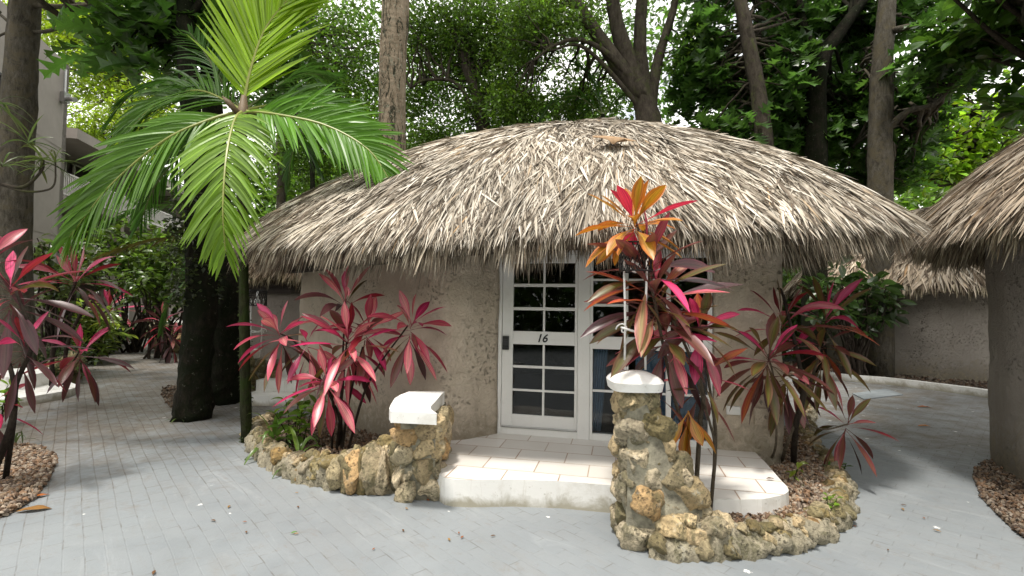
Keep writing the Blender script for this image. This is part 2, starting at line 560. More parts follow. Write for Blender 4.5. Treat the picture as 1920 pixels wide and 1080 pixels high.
def m_ground(name):
    m, n, b = new_mat(name)
    co = objco(n)
    rot = node(n, "ShaderNodeMapping")
    rot.inputs["Rotation"].default_value = (0, 0, -math.radians(132.5))
    n.links.new(co, rot.inputs["Vector"])
    wob = noise(n, 1.3, 3, 0.5, co)
    wv = n.nodes.new("ShaderNodeVectorMath"); wv.operation = 'MULTIPLY_ADD'
    n.links.new(wob.outputs["Color"], wv.inputs[0])
    wv.inputs[1].default_value = (0.03, 0.03, 0)
    n.links.new(rot.outputs[0], wv.inputs[2])
    br = node(n, "ShaderNodeTexBrick", i_Scale=1.0, i_6=0.0, i_7=0.0)
    br.inputs["Mortar Size"].default_value = 0.0048
    br.inputs["Mortar Smooth"].default_value = 0.4
    br.inputs["Brick Width"].default_value = 0.21
    br.inputs["Row Height"].default_value = 0.105
    br.inputs["Color1"].default_value = (0.0, 0.0, 0.0, 1)
    br.inputs["Color2"].default_value = (1.0, 1.0, 1.0, 1)
    br.inputs["Mortar"].default_value = (0.5, 0.5, 0.5, 1)
    n.links.new(wv.outputs[0], br.inputs["Vector"])
    br.inputs["Bias"].default_value = 0.0
    joint = br.outputs["Fac"]
    pos = sepxyz(n, co)
    big = noise(n, 0.55, 6, 0.65, co, 0.4)
    mid = noise(n, 2.6, 7, 0.7, co, 0.5)
    fine = noise(n, 22, 6, 0.7, co)
    # worn more where the left path is walked between the beds
    zone = mth(n, 'ADD', mth(n, 'MULTIPLY', pos[0], -0.16), mth(n, 'MULTIPLY', pos[1], 0.10))
    zone = rng_map(n, zone, 0.75, 1.45)
    zr = rng_map(n, mth(n, 'ADD', pos[0], mth(n, 'MULTIPLY', pos[1], 0.6)), 7.0, 9.0)
    zone = mth(n, 'MAXIMUM', zone, mth(n, 'MULTIPLY', zr, 0.8))
    wear = mth(n, 'ADD', mth(n, 'MULTIPLY', zone, 0.52), mth(n, 'MULTIPLY', rng_map(n, mid.outputs["Fac"], 0.32, 0.68), 0.5))
    wear = rng_map(n, wear, 0.42, 0.85)
    paint = mix(n, rng_map(n, big.outputs["Fac"], 0.32, 0.68), (0.185, 0.204, 0.217), (0.245, 0.266, 0.277))
    paint = mix(n, mth(n, 'MULTIPLY', br.outputs["Color"], 0.14), paint, (0.27, 0.275, 0.27))
    dirt = mix(n, rng_map(n, fine.outputs["Fac"], 0.35, 0.65), (0.060, 0.042, 0.026), (0.17, 0.138, 0.098))
    stretch = node(n, "ShaderNodeMapping")
    stretch.inputs["Scale"].default_value = (0.5, 2.2, 1)
    n.links.new(rot.outputs[0], stretch.inputs["Vector"])
    sm = noise(n, 2.2, 7, 0.72, stretch.outputs[0])
    smear = rng_map(n, sm.outputs["Fac"], 0.54, 0.72)
    col = mix(n, mth(n, 'MULTIPLY', smear, 0.35), paint, (0.20, 0.19, 0.172))
    lt = noise(n, 1.6, 5, 0.7, stretch.outputs[0], 1.0)
    col = mix(n, mth(n, 'MULTIPLY', rng_map(n, lt.outputs["Fac"], 0.58, 0.72), 0.35), col, (0.36, 0.38, 0.39))
    col = mix(n, mth(n, 'MULTIPLY', wear, 0.80), col, dirt)
    grit = mth(n, 'MULTIPLY', rng_map(n, noise(n, 5.0, 8, 0.8, co, 1.2).outputs["Fac"], 0.56, 0.66), 0.30)
    col = mix(n, grit, col, (0.17, 0.135, 0.10))
    jm = rng_map(n, noise(n, 5.5, 3, 0.6, co).outputs["Fac"], 0.50, 0.66)
    jamt = mth(n, 'MULTIPLY', joint, mth(n, 'ADD', mth(n, 'ADD', mth(n, 'MULTIPLY', jm, 0.42), 0.0), mth(n, 'MULTIPLY', zone, 0.75)))
    col = mix(n, jamt, col, (0.07, 0.05, 0.032))
    spk = node(n, "ShaderNodeTexVoronoi", i_Scale=9.0)
    n.links.new(co, spk.inputs["Vector"])
    spot = mth(n, 'MULTIPLY', rng_map(n, spk.outputs["Distance"], 0.05, 0.02), rng_map(n, fine.outputs["Fac"], 0.5, 0.55))
    col = mix(n, spot, col, (0.12, 0.09, 0.06))
    spk2 = node(n, "ShaderNodeTexVoronoi", i_Scale=3.1)
    n.links.new(mix(n, 0.08, co, fine.outputs["Color"]), spk2.inputs["Vector"])
    col = mix(n, rng_map(n, spk2.outputs["Distance"], 0.06, 0.045), col, (0.80, 0.80, 0.78))
    n.links.new(col, b.inputs["Base Color"])
    n.links.new(rng_map(n, mid.outputs["Fac"], 0.3, 0.7, 0.42, 0.7), b.inputs["Roughness"])
    hg = mth(n, 'ADD', mth(n, 'MULTIPLY', joint, -0.3), mth(n, 'ADD', mth(n, 'MULTIPLY', fine.outputs["Fac"], 0.22), mth(n, 'MULTIPLY', mid.outputs["Fac"], 0.5)))
    bump(n, b, hg, 0.35, 0.02)
    return m

def m_tile(name, ang, ox):
    m, n, b = new_mat(name)
    co = objco(n)
    rot = node(n, "ShaderNodeMapping")
    rot.inputs["Rotation"].default_value = (0, 0, ang)
    rot.inputs["Location"].default_value = ox
    n.links.new(co, rot.inputs["Vector"])
    br = node(n, "ShaderNodeTexBrick", i_Scale=1.0)
    br.inputs["Mortar Size"].default_value = 0.006
    br.inputs["Mortar Smooth"].default_value = 0.2
    br.inputs["Brick Width"].default_value = 0.46
    br.inputs["Row Height"].default_value = 0.31
    br.inputs["Color1"].default_value = (0.0, 0.0, 0.0, 1)
    br.inputs["Color2"].default_value = (1, 1, 1, 1)
    br.inputs["Mortar"].default_value = (0.5, 0.5, 0.5, 1)
    n.links.new(rot.outputs[0], br.inputs["Vector"])
    a = noise(n, 2.5, 6, 0.65, co)
    f = noise(n, 18, 6, 0.7, co)
    col = mix(n, br.outputs["Color"], (0.66, 0.63, 0.58), (0.76, 0.74, 0.70))
    col = mix(n, mth(n, 'MULTIPLY', rng_map(n, a.outputs["Fac"], 0.48, 0.7), 0.3), col, (0.56, 0.50, 0.43))
    col = mix(n, mth(n, 'MULTIPLY', rng_map(n, f.outputs["Fac"], 0.6, 0.72), 0.25), col, (0.45, 0.40, 0.34))
    gr = mix(n, rng_map(n, a.outputs["Fac"], 0.4, 0.6), (0.30, 0.16, 0.07), (0.42, 0.33, 0.25))
    col = mix(n, mth(n, 'MULTIPLY', br.outputs["Fac"], 0.9), col, gr)
    n.links.new(col, b.inputs["Base Color"])
    b.inputs["Roughness"].default_value = 0.38
    bump(n, b, mth(n, 'SUBTRACT', mth(n, 'MULTIPLY', f.outputs["Fac"], 0.15), br.outputs["Fac"]), 0.3, 0.006)
    return m

def m_glass(name):
    m, n, b = new_mat(name)
    n.nodes.remove(b)
    tr = n.nodes.new("ShaderNodeBsdfTransparent")
    tr.inputs[0].default_value = (0.62, 0.64, 0.65, 1)
    gl = n.nodes.new("ShaderNodeBsdfGlossy")
    gl.inputs["Roughness"].default_value = 0.015
    fr = node(n, "ShaderNodeFresnel", i_IOR=1.45)
    nz = noise(n, 1.4, 2, 0.5, objco(n))
    bp = node(n, "ShaderNodeBump", i_Strength=0.05, i_Distance=0.02)
    n.links.new(nz.outputs["Fac"], bp.inputs["Height"])
    n.links.new(bp.outputs[0], gl.inputs["Normal"])
    ms = n.nodes.new("ShaderNodeMixShader")
    n.links.new(mth(n, 'MULTIPLY', fr.outputs[0], 0.9), ms.inputs[0])
    n.links.new(tr.outputs[0], ms.inputs[1]); n.links.new(gl.outputs[0], ms.inputs[2])
    n.links.new(ms.outputs[0], n.nodes["Material Output"].inputs["Surface"])
    return m

M = {}
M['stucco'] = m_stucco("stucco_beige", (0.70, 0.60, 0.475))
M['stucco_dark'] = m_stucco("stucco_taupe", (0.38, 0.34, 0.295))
M['stucco_shade'] = m_stucco("stucco_shade_darkened", (0.24, 0.21, 0.18))  # tree shade on the rear hut wall put into a darker stucco colour
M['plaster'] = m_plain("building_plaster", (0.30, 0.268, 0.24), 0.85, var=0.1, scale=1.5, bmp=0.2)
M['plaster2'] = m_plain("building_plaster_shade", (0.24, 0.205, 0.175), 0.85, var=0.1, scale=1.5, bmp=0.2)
M['white'] = m_white("white_masonry_paint", dirt=0.8)
M['frame'] = m_white("white_joinery_paint", (0.76, 0.755, 0.73), 0.38, 0.22)
M['rail'] = m_plain("white_railing_paint", (0.66, 0.63, 0.60), 0.45)
M['tile'] = m_tile("porch_tile", math.radians(12.6), (0.1, 0.12, 0))
M['ground'] = m_ground("painted_brick_paving")
M['soil'] = m_plain("bed_soil", (0.085, 0.062, 0.042), 0.95, var=0.4, scale=14, bmp=0.8)
M['stone'] = m_stone("coral_stone")
M['mortar'] = m_plain("stone_mortar", (0.25, 0.23, 0.17), 0.95, var=0.5, scale=14, bmp=1.0)
M['glass'] = m_glass("window_glass")
M['black'] = m_plain("black_plastic", (0.012, 0.012, 0.013), 0.35, bmp=0.0)
M['blackiron'] = m_plain("black_iron", (0.018, 0.017, 0.016), 0.45, 0.4)
M['beam'] = m_plain("dark_timber", (0.028, 0.02, 0.015), 0.8, var=0.3, scale=12, bmp=0.6)
M['steel'] = m_plain("galvanised_steel", (0.42, 0.42, 0.41), 0.4, 0.8)
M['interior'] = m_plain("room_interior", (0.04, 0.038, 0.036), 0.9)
M['curtain'] = m_plain("blue_curtain", (0.36, 0.58, 0.80), 0.85, var=0.15, scale=20)
M['blue'] = m_plain("blue_plastic", (0.01, 0.03, 0.25), 0.4)
M['bulb'] = m_plain("white_bulb", (0.82, 0.82, 0.80), 0.3)
M['doorwood'] = m_plain("dark_door_wood", (0.035, 0.026, 0.02), 0.5, var=0.3, scale=8)
M['metalcover'] = m_plain("painted_cover", (0.17, 0.19, 0.20), 0.85, var=0.2, scale=5, bmp=0.2)
M['leaf'] = m_tinted("foliage", 0.42, 0.42, spec=0.5, var=0.4, transcol=1.6)
M['bigleaf'] = m_tinted("glossy_foliage", 0.30, 0.45, streak=0.35, spec=0.6, var=0.4, transcol=1.6)
M['palmleaf'] = m_tinted("palm_leaflet", 0.36, 0.38, streak=0.35, spec=0.5, var=0.18)
M['cord'] = m_tinted("cordyline_leaf", 0.36, 0.25, streak=0.85, spec=0.5, var=0.12, transcol=1.4)
M['dry'] = m_tinted("dry_leaf", 0.7, 0.15, streak=0.4, spec=0.3, var=0.15)
M['pebble'] = m_tinted("pebbles", 0.7, 0.0, spec=0.4, var=0.2)
M['palmbark'] = m_bark("palm_bark", (0.22, 0.17, 0.115), (0.36, 0.29, 0.21), scale=7, rings=True, blot=(0.035, 0.035, 0.022))
M['bark'] = m_bark("tree_bark", (0.032, 0.026, 0.019), (0.088, 0.073, 0.056), moss=(0.07, 0.075, 0.03), mossamt=0.35)
M['mossbark'] = m_bark("mossy_bark", (0.007, 0.006, 0.004), (0.032, 0.027, 0.017), moss=(0.009, 0.012, 0.004), mossamt=0.7, scale=16, specks=0.8)
M['thinbark'] = m_bark("moss_covered_bark", (0.018, 0.018, 0.008), (0.05, 0.055, 0.022), moss=(0.028, 0.045, 0.008), mossamt=0.6, scale=24)
M['greybark'] = m_bark("lichen_bark", (0.045, 0.038, 0.028), (0.135, 0.122, 0.098), moss=(0.10, 0.085, 0.055), mossamt=0.5, scale=12)
M['stem'] = m_bark("shrub_stem", (0.09, 0.07, 0.05), (0.22, 0.18, 0.13), scale=24)
M['stemdark'] = m_bark("dark_shrub_stem", (0.03, 0.022, 0.018), (0.07, 0.055, 0.042), scale=24)
M['rachis'] = m_plain("frond_rachis", (0.21, 0.23, 0.045), 0.45)
M['rachis_d'] = m_plain("dark_frond_rachis", (0.09, 0.11, 0.03), 0.5)
M['sheath'] = m_plain("palm_sheath", (0.10, 0.065, 0.03), 0.6, var=0.4, scale=9, bmp=0.4)
TH = [(0.0, (0.075, 0.056, 0.040)), (0.22, (0.18, 0.145, 0.108)), (0.45, (0.40, 0.35, 0.278)), (0.75, (0.54, 0.488, 0.405)), (0.95, (0.70, 0.65, 0.565)), (1.0, (0.36, 0.25, 0.14))]
M['thatch'] = m_thatch_strand("thatch_strands", TH)
M['thatchbase'] = m_plain("thatch_underlayer", (0.085, 0.063, 0.045), 0.95, var=0.5, scale=30, bmp=0.9)

# ------------------------------------------------------------------ ground
mb = MB()
nx = 60
box_v = []
gx = np.concatenate([np.linspace(-120, -14, 8), np.linspace(-12, 14, 40), np.linspace(16, 120, 8)])
gy = np.concatenate([np.linspace(-40, -2, 6), np.linspace(-1, 30, 50), np.linspace(34, 150, 8)])
X, Y = np.meshgrid(gx, gy)
V = np.stack([X, Y, np.zeros_like(X)], -1).reshape(-1, 3)
ii = np.arange(len(gx) * len(gy)).reshape(len(gy), len(gx))
mb.add(V, np.stack([ii[:-1, :-1], ii[:-1, 1:], ii[1:, 1:], ii[1:, :-1]], -1).reshape(-1, 4))
tag(mb.build("paved_ground", M['ground']), "blue grey painted brick paving with worn brown joints", "ground", kind='structure')

# ------------------------------------------------------------------ thatch roofs
class Roof:
    def __init__(s, c, zs, eave, pw=(0.72, 1.25, 4.0), sm=9):
        s.c, s.zs = np.array(c, float), zs
        e = np.array(eave, float)
        th = np.arctan2(e[:, 1] - c[1], e[:, 0] - c[0]) % (2 * math.pi)
        # densify the eave polygon, then resample by angle
        pts = []
        for i in range(len(e)):
            a, b = e[i], e[(i + 1) % len(e)]
            for t in np.linspace(0, 1, 30, endpoint=False):
                pts.append(a + (b - a) * t)
        pts = np.array(pts)
        th = np.arctan2(pts[:, 1] - c[1], pts[:, 0] - c[0]) % (2 * math.pi)
        r = np.hypot(pts[:, 0] - c[0], pts[:, 1] - c[1])
        o = np.argsort(th)
        s.tg = np.linspace(0, 2 * math.pi, 361)
        R = np.interp(s.tg[:-1], th[o], r[o], period=2 * math.pi)
        Z = np.interp(s.tg[:-1], th[o], pts[o, 2], period=2 * math.pi)
        k = np.exp(-0.5 * (np.arange(-3 * sm, 3 * sm + 1) / sm) ** 2); k /= k.sum()
        R = np.convolve(np.concatenate([R[-3 * sm:], R, R[:3 * sm]]), k, 'valid')
        Z = np.convolve(np.concatenate([Z[-3 * sm:], Z, Z[:3 * sm]]), k, 'valid')
        s.R = np.append(R, R[0]); s.Z = np.append(Z, Z[0])
        s.pw = pw
    def at(s, th, q):
        th = np.asarray(th) % (2 * math.pi)
        R = np.interp(th, s.tg, s.R); Z = np.interp(th, s.tg, s.Z)
        a, p1, p2 = s.pw
        q = np.asarray(q, float)
        d = a * np.power(np.maximum(q, 0), p1) + (1 - a) * np.power(np.maximum(q, 0), p2)
        z = s.zs - (s.zs - Z) * d + 0.05 * np.sin(th * 5 + q * 6) * q * (1.05 - np.minimum(q, 1.05))
        return np.stack([s.c[0] + R * q * np.cos(th), s.c[1] + R * q * np.sin(th), z], -1)
    def frame(s, th, q):
        e = 1e-3
        p = s.at(th, q)
        dq = unit(s.at(th, q + e) - p)
        dt = unit(s.at(th + e, q) - p)
        nn = unit(np.cross(dq, dt))
        nn = np.where(nn[..., 2:3] < 0, -nn, nn)
        return p, dq, nn
def thatch(parent, rf, n, span, lift=0.05, Lr=(0.42, 0.75), Wr=(0.018, 0.034), fringe=4000, fr_len=(0.28, 0.5), tint=None, brown=0.0):
    mb = MB()
    th = np.linspace(0, 2 * math.pi, 145); q = np.linspace(0.0, 1.0, 24)
    T, Q = np.meshgrid(th, q)
    V = rf.at(T, Q)
    idx = np.arange(V.shape[0] * V.shape[1]).reshape(V.shape[:2])
    qd = np.stack([idx[:-1, :-1], idx[1:, :-1], idx[1:, 1:], idx[:-1, 1:]], -1).reshape(-1, 4)
    mb.add(V.reshape(-1, 3), qd, mat=1)
    V2 = V.copy(); V2[..., 2] -= 0.22                    # the underside of the thatch
    mb.add(V2.reshape(-1, 3), qd[:, ::-1], mat=1)
    rim = np.vstack([V[-1], V2[-1]]); m_ = len(V[-1])
    mb.add(rim, [(i, i + 1, m_ + i + 1, m_ + i) for i in range(m_ - 1)], mat=1)
    a0, a1 = span
    # strands, area weighted
    q = np.sqrt(rng.uniform(0.0, 1.0, n)); th = rng.uniform(a0, a1, n)
    q = np.minimum(q, 0.995)
    p, dq, nn = rf.frame(th, q)
    sd = np.cross(nn, dq)
    ang = rng.normal(0, 0.23, n) + 0.22 * np.sin(th * 9 + q * 8) + 0.22 * np.sin(th * 31 + q * 27) + 0.15 * np.sin(th * 67 - q * 41)
    L = rng.uniform(*Lr, n); W = rng.uniform(*Wr, n) * np.where(rng.random(n) < .22, 1.5, .9)
    d = unit(dq * np.cos(ang)[:, None] + sd * np.sin(ang)[:, None] + nn * rng.uniform(0.0, 0.17, n)[:, None])
    b0 = p + nn * rng.uniform(0.0, lift, n)[:, None] - dq * (L * 0.35)[:, None]
    upv = unit(nn + sd * rng.normal(0, 0.45, n)[:, None])
    patch = 0.5 + 0.5 * np.sin(p[:, 0] * 1.7 + 1.3 * np.sin(p[:, 1] * 1.3) + p[:, 2] * 2.1)
    g = 0.80 + 0.26 * patch + 0.10 * np.sin(th * 41 + q * 30) * np.sin(q * 37 + th * 13) + rng.normal(0, 0.08, n)
    g = np.clip(g, 0.45, 1.25)
    br = np.clip(rng.normal(0.02, 0.10, n) + brown, 0, 1)
    col = np.stack([g, g * (1 - 0.22 * br), g * (1 - 0.42 * br), np.ones(n)], 1)
    prof = np.array([0.45, 0.9, 1.0, 0.72, 0.06])
    ribbons(mb, b0, d, upv, L, W, prof, droop=rng.uniform(0.1, 0.55, n), col=col, two=True, twist=rng.normal(0, 0.9, n))
    # hanging fringe: outer rows and an inner one
    for rows, nf, z0, q0 in ((0, fringe, 0.0, 0.985), (1, fringe // 2, -0.10, 0.95), (2, fringe // 2, -0.16, 0.88), (3, fringe // 3, -0.2, 0.80), (4, fringe // 3, -0.34, 0.92)):
        th = rng.uniform(a0, a1, nf)
        q = q0 + rng.uniform(-0.03, 0.02, nf)
        p, dq, nn = rf.frame(th, q)
        p = p + A(0, 0, z0)
        sd = np.cross(nn, dq)
        ang = rng.normal(0, 0.30, nf)
        L = rng.uniform(*fr_len, nf) * (1.0 + 0.18 * np.sin(th * 23) + 0.12 * np.sin(th * 57))
        d = unit(dq * np.cos(ang)[:, None] + sd * np.sin(ang)[:, None] + A(0, 0, -0.25) + nn * rng.uniform(-.05, 0.2, nf)[:, None])
        g = rng.uniform(0.7, 1.1, nf) * (1.0 if rows == 0 else 0.8)
        col = np.stack([g, g * 0.95, g * (0.88 - 0.2 * brown), np.ones(nf)], 1)
        ribbons(mb, p - dq * (L * 0.3)[:, None], d, unit(nn + sd * rng.normal(0, 0.5, nf)[:, None]), L, rng.uniform(Wr[0] * 0.7, Wr[1], nf),
                np.array([0.6, 1.0, 0.85, 0.55, 0.05]), droop=rng.uniform(1.0, 2.4, nf), col=col, two=True, twist=rng.normal(0, 0.9, nf))
    return mb.build("roof", [M['thatch'], M['thatchbase']], parent, smooth=False)

def sines(p):
    x, y, z = p[..., 0], p[..., 1], p[..., 2]
    return (np.sin(3.1 * x + 1.7 * z + 2.0) * np.sin(2.7 * y - 2.2 * z) + 0.6 * np.sin(7.3 * x - 5.1 * z + 1) * np.sin(6.1 * y + 4.3 * z)
            + 0.35 * np.sin(15 * x + 11 * z) * np.sin(13 * y - 17 * z + 2))
def wall_run(mb, pts, z0, z1, thick=0.25, amp=0.018, step=0.05, mat=0):
    """a thick plastered wall along a polyline, outside on the left hand of the walk"""
    pts = np.asarray(pts, float)
    seg = np.linalg.norm(np.diff(pts, axis=0), axis=1)
    s = np.concatenate([[0], np.cumsum(seg)])
    n = max(2, int(s[-1] / step))
    u = np.linspace(0, s[-1], n)
    line = np.stack([np.interp(u, s, pts[:, i]) for i in range(2)], 1)
    # soften the corners a little
    for _ in range(2):
        line[1:-1] = (line[:-2] + 2 * line[1:-1] + line[2:]) / 4
    t = unit(np.gradient(line, axis=0))
    nrm = np.stack([-t[:, 1], t[:, 0]], 1)
    inner = line - nrm * thick
    loop = np.vstack([line, inner[::-1]])
    m_ = len(loop)
    zs = np.linspace(z0, z1, max(2, int((z1 - z0) / step)))
    V = np.stack([np.column_stack([loop, np.full(m_, z)]) for z in zs])
    d = sines(V[:, :n])
    V[:, :n, :2] += nrm[None] * (d * amp)[..., None]
    V[:, m_ - n:, :2] += 0
    idx = np.arange(len(zs) * m_).reshape(len(zs), m_)
    a, b = idx[:-1], idx[1:]
    q = np.stack([a, b, np.roll(b, -1, 1), np.roll(a, -1, 1)], -1).reshape(-1, 4)
    mb.add(V.reshape(-1, 3), q, mat=mat)
    for k, flip in ((0, 0), (len(zs) - 1, 1)):           # caps along the run
        row = idx[k]
        qq = [(row[i], row[i + 1], row[m_ - 2 - i], row[m_ - 1 - i]) for i in range(n - 1)]
        mb.add(V.reshape(-1, 3)[row], [(i, i + 1, m_ - 2 - i, m_ - 1 - i) if not flip else (m_ - 1 - i, m_ - 2 - i, i + 1, i) for i in range(n - 1)], mat=mat)

# ------------------------------------------------------------------ the main hut
hut = thing("thatched_hut", (0.3, 7.4, 0), "round beige stucco hut number 16 with a shaggy thatched roof and a white glazed door", "hut", "thatched huts")
mb = MB()
run1 = [(-3.2, 10.6), (-3.55, 9.3), (-3.5, 7.9), (-1.15, 5.5), (-0.88, 5.24), (-0.68, 5.14), (-0.47, 5.2), (-0.30, 5.34), (-0.15, 5.45)]
run2 = [(2.085, 4.96), (2.70, 4.82), (2.80, 4.95), (3.55, 8.8), (3.1, 10.6), (0.4, 11.3), (-3.2, 10.6)]
wall_run(mb, run1[::-1], 0.0, 2.62)
wall_run(mb, run2[::-1], 0.0, 2.62)
wall_run(mb, [(2.085, 4.965), (-0.15, 5.455)], 2.31, 2.66, thick=0.2)
hw = mb.build("wall", M['stucco'], hut, smooth=True)
mb = MB()
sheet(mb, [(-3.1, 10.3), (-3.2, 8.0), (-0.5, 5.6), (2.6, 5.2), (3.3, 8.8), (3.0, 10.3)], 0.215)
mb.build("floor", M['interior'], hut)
mb = MB()                                                # dark wall plate under the thatch
bl = np.array([(-3.62, 7.85), (-1.2, 5.38), (-0.86, 5.10)])
for a, b in zip(bl[:-1], bl[1:]):
    ex = unit(np.append(b - a, 0)); ey = A(-ex[1], ex[0], 0)
    box(mb, (0, -0.10, 2.14), (np.linalg.norm(b - a), 0.09, 2.42), (np.append(a, 0), ex, ey))
mb.build("roof_beam", M['beam'], hut, bevel=0.01)
eave = [(3.82, 4.75, 2.60), (3.62, 4.26, 2.48), (2.6, 4.02, 2.42), (1.4, 4.0, 2.40), (0.2, 4.12, 2.34), (-0.9, 4.3, 2.27), (-2.2, 4.95, 2.33), (-3.35, 5.75, 2.44), (-3.75, 6.7, 2.45),
        (-3.9, 9.3, 2.45), (-2.5, 11.3, 2.45), (1.0, 11.9, 2.45), (3.4, 10.6, 2.45), (3.9, 8.0, 2.45), (3.75, 5.8, 2.55)]
roof_main = Roof((0.9, 7.2), 4.30, eave, pw=(0.80, 1.5, 4.0), sm=5)
thatch(hut, roof_main, 155000, (math.pi * 0.94, math.pi * 2.06), fringe=13000, Lr=(0.24, 0.52), Wr=(0.009, 0.019))

# door and window set in the porch facet
DO = A(-0.15, 5.47, 0)
DU = unit(A(2.235, -0.50, 0)); DN = A(DU[1], -DU[0], 0)  # along the facet, out towards the porch
DF = (DO, DU, -DN)                                       # box y runs into the wall
def fu(x):
    k = (x - 960) / 900
    return (k * DO[1] - DO[0]) / (DU[0] - k * DU[1])
Z0 = 0.22
def dz(y):
    return 1.65 - (y - 574.5) / 170.0
mb = MB()
uL, uDl, uDr, uP, uR = 0.0, fu(943), fu(1084), fu(1107), 2.285
box(mb, (uL + .004, -0.015, Z0), (uDl - .003, 0.11, 2.30), DF)                 # outer jambs, post, head, sill
box(mb, (uDr + .003, -0.02, Z0), (uP, 0.11, 2.235), DF)
box(mb, (uDl - .003, -0.012, 2.235), (uR - .004, 0.11, 2.30), DF)
box(mb, (uDl - .003, -0.018, Z0), (uDr + .003, 0.11, Z0 + 0.075), DF)
mb.build("door_frame", M['frame'], hut, bevel=0.005)
mb = MB()
dl, dr = uDl, uDr
y0, y1 = 0.0, 0.045
xa, xm0, xm1, xb = fu(963), fu(1018.5), fu(1022.5), fu(1078.5)
box(mb, (dl, y0, Z0 + 0.08), (xa, y1, 2.23), DF)
box(mb, (xb, y0, Z0 + 0.08), (dr, y1, 2.23), DF)
rows = [(492, 531), (537, 576), (582, 622), (647, 687), (692, 732), (736, 780)]
edges = [2.23] + [v for r in rows for v in (dz(r[0]), dz(r[1]))] + [Z0 + 0.08]
for k in range(0, len(edges), 2):
    bar = 0.006 if 0 < k < len(edges) - 2 and k != 6 else 0.0
    box(mb, (xa, y0 + bar, edges[k + 1]), (xb, y1, edges[k]), DF)
for r in rows:
    box(mb, (xm0, y0 + 0.006, dz(r[1])), (xm1, y1, dz(r[0])), DF)
door = mb.build("door", M['frame'], hut, bevel=0.004)
mb = MB()
for r in rows:
    for a, b in ((xa, xm0), (xm1, xb)):
        box(mb, (a, 0.024, dz(r[1])), (b, 0.028, dz(r[0])), DF)
mb.build("glazing", M['glass'], door)
mb = MB()
lx = fu(950.5)
box(mb, (lx - 0.035, -0.03, dz(658)), (lx + 0.035, -0.001, dz(632)), DF)
for i in range(3):
    for j in range(4):
        box(mb, (lx - 0.021 + i * 0.017, -0.034, dz(649.5) + j * 0.02), (lx - 0.012 + i * 0.017, -0.0305, dz(649.5) + j * 0.02 + 0.011), DF, mat=1)
box(mb, (lx - 0.03, -0.055, dz(657)), (lx + 0.03, -0.0302, dz(653)), DF)
tag(mb.build("keypad_lock", [M['black'], m_plain("grey_keys", (0.06, 0.06, 0.065), 0.4)], door, bevel=0.006))
mb = MB()
box(mb, (uDl + 0.01, -0.03, Z0 + 0.076), (uDr - 0.01, -0.002, Z0 + 0.094), DF)
mb.build("threshold", M['steel'], door, bevel=0.003)
fc = bpy.data.curves.new("door_number", 'FONT')
fc.body = "16"
fc.size = 0.125
fc.shear = 0.28
fc.extrude = 0.003
fc.offset = 0.0022
fc.align_x = 'CENTER'
fo = bpy.data.objects.new("door_number", fc)
fc.materials.append(M['black'])
COL.objects.link(fo)
fme = bpy.data.meshes.new_from_object(fo.evaluated_get(bpy.context.evaluated_depsgraph_get()))
bpy.data.objects.remove(fo)
fo = bpy.data.objects.new("door_number", fme)
COL.objects.link(fo)
fo.parent = door
tp = DO + DU * fu(1017) + DN * 0.005 + A(0, 0, dz(641.5))
fo.matrix_local = Matrix(((DU[0], 0, DN[0], tp[0] - hut.location[0]), (DU[1], 0, DN[1], tp[1] - hut.location[1]), (0, 1, 0, tp[2]), (0, 0, 0, 1)))

mb = MB()                                                # the window beside the door
wa, wb = uP + .001, uR - .004
H = lambda y: 1.65 - (y - 576) / 176.0
box(mb, (wa, -0.010, Z0), (wa + 0.03, 0.09, 2.235), DF)
box(mb, (wb - 0.045, -0.010, Z0), (wb, 0.09, 2.235), DF)
box(mb, (wa + .03, -0.010, 2.185), (wb - .045, 0.09, 2.235), DF)
box(mb, (wa + .03, -0.014, Z0), (wb - .045, 0.09, Z0 + 0.07), DF)
box(mb, (wa + .03, -0.016, 1.20), (wb - .045, 0.09, 1.335), DF)
c = [wa + .03, wa + .03 + (wb - wa - .075) * 0.30, wa + .03 + (wb - wa - .075) * 0.67, wb - .045]
for k in (1, 2):
    box(mb, (c[k] - 0.022, 0.0, 1.335), (c[k] + 0.022, 0.05, 2.185), DF)
    box(mb, (c[k] - 0.026, 0.0, Z0 + .07), (c[k] + 0.026, 0.05, 1.20), DF)
for k in range(3):
    g0, g1 = c[k] + (0.026 if k else 0), c[k + 1] - (0.026 if k < 2 else 0)
    box(mb, (g0, 0.004, H(523) - .012), (g1, 0.045, H(523) + .012), DF)
    box(mb, (g0, 0.004, 0.735), (g1, 0.045, 0.760), DF)
box(mb, (c[0], 0.004, 1.66), (c[1] - 0.026, 0.045, 1.69), DF)
win = mb.build("window", M['frame'], hut, bevel=0.004)
mb = MB()
box(mb, (wa + .02, 0.024, Z0 + 0.06), (wb - .04, 0.028, 2.2), DF)
mb.build("glazing", M['glass'], win)
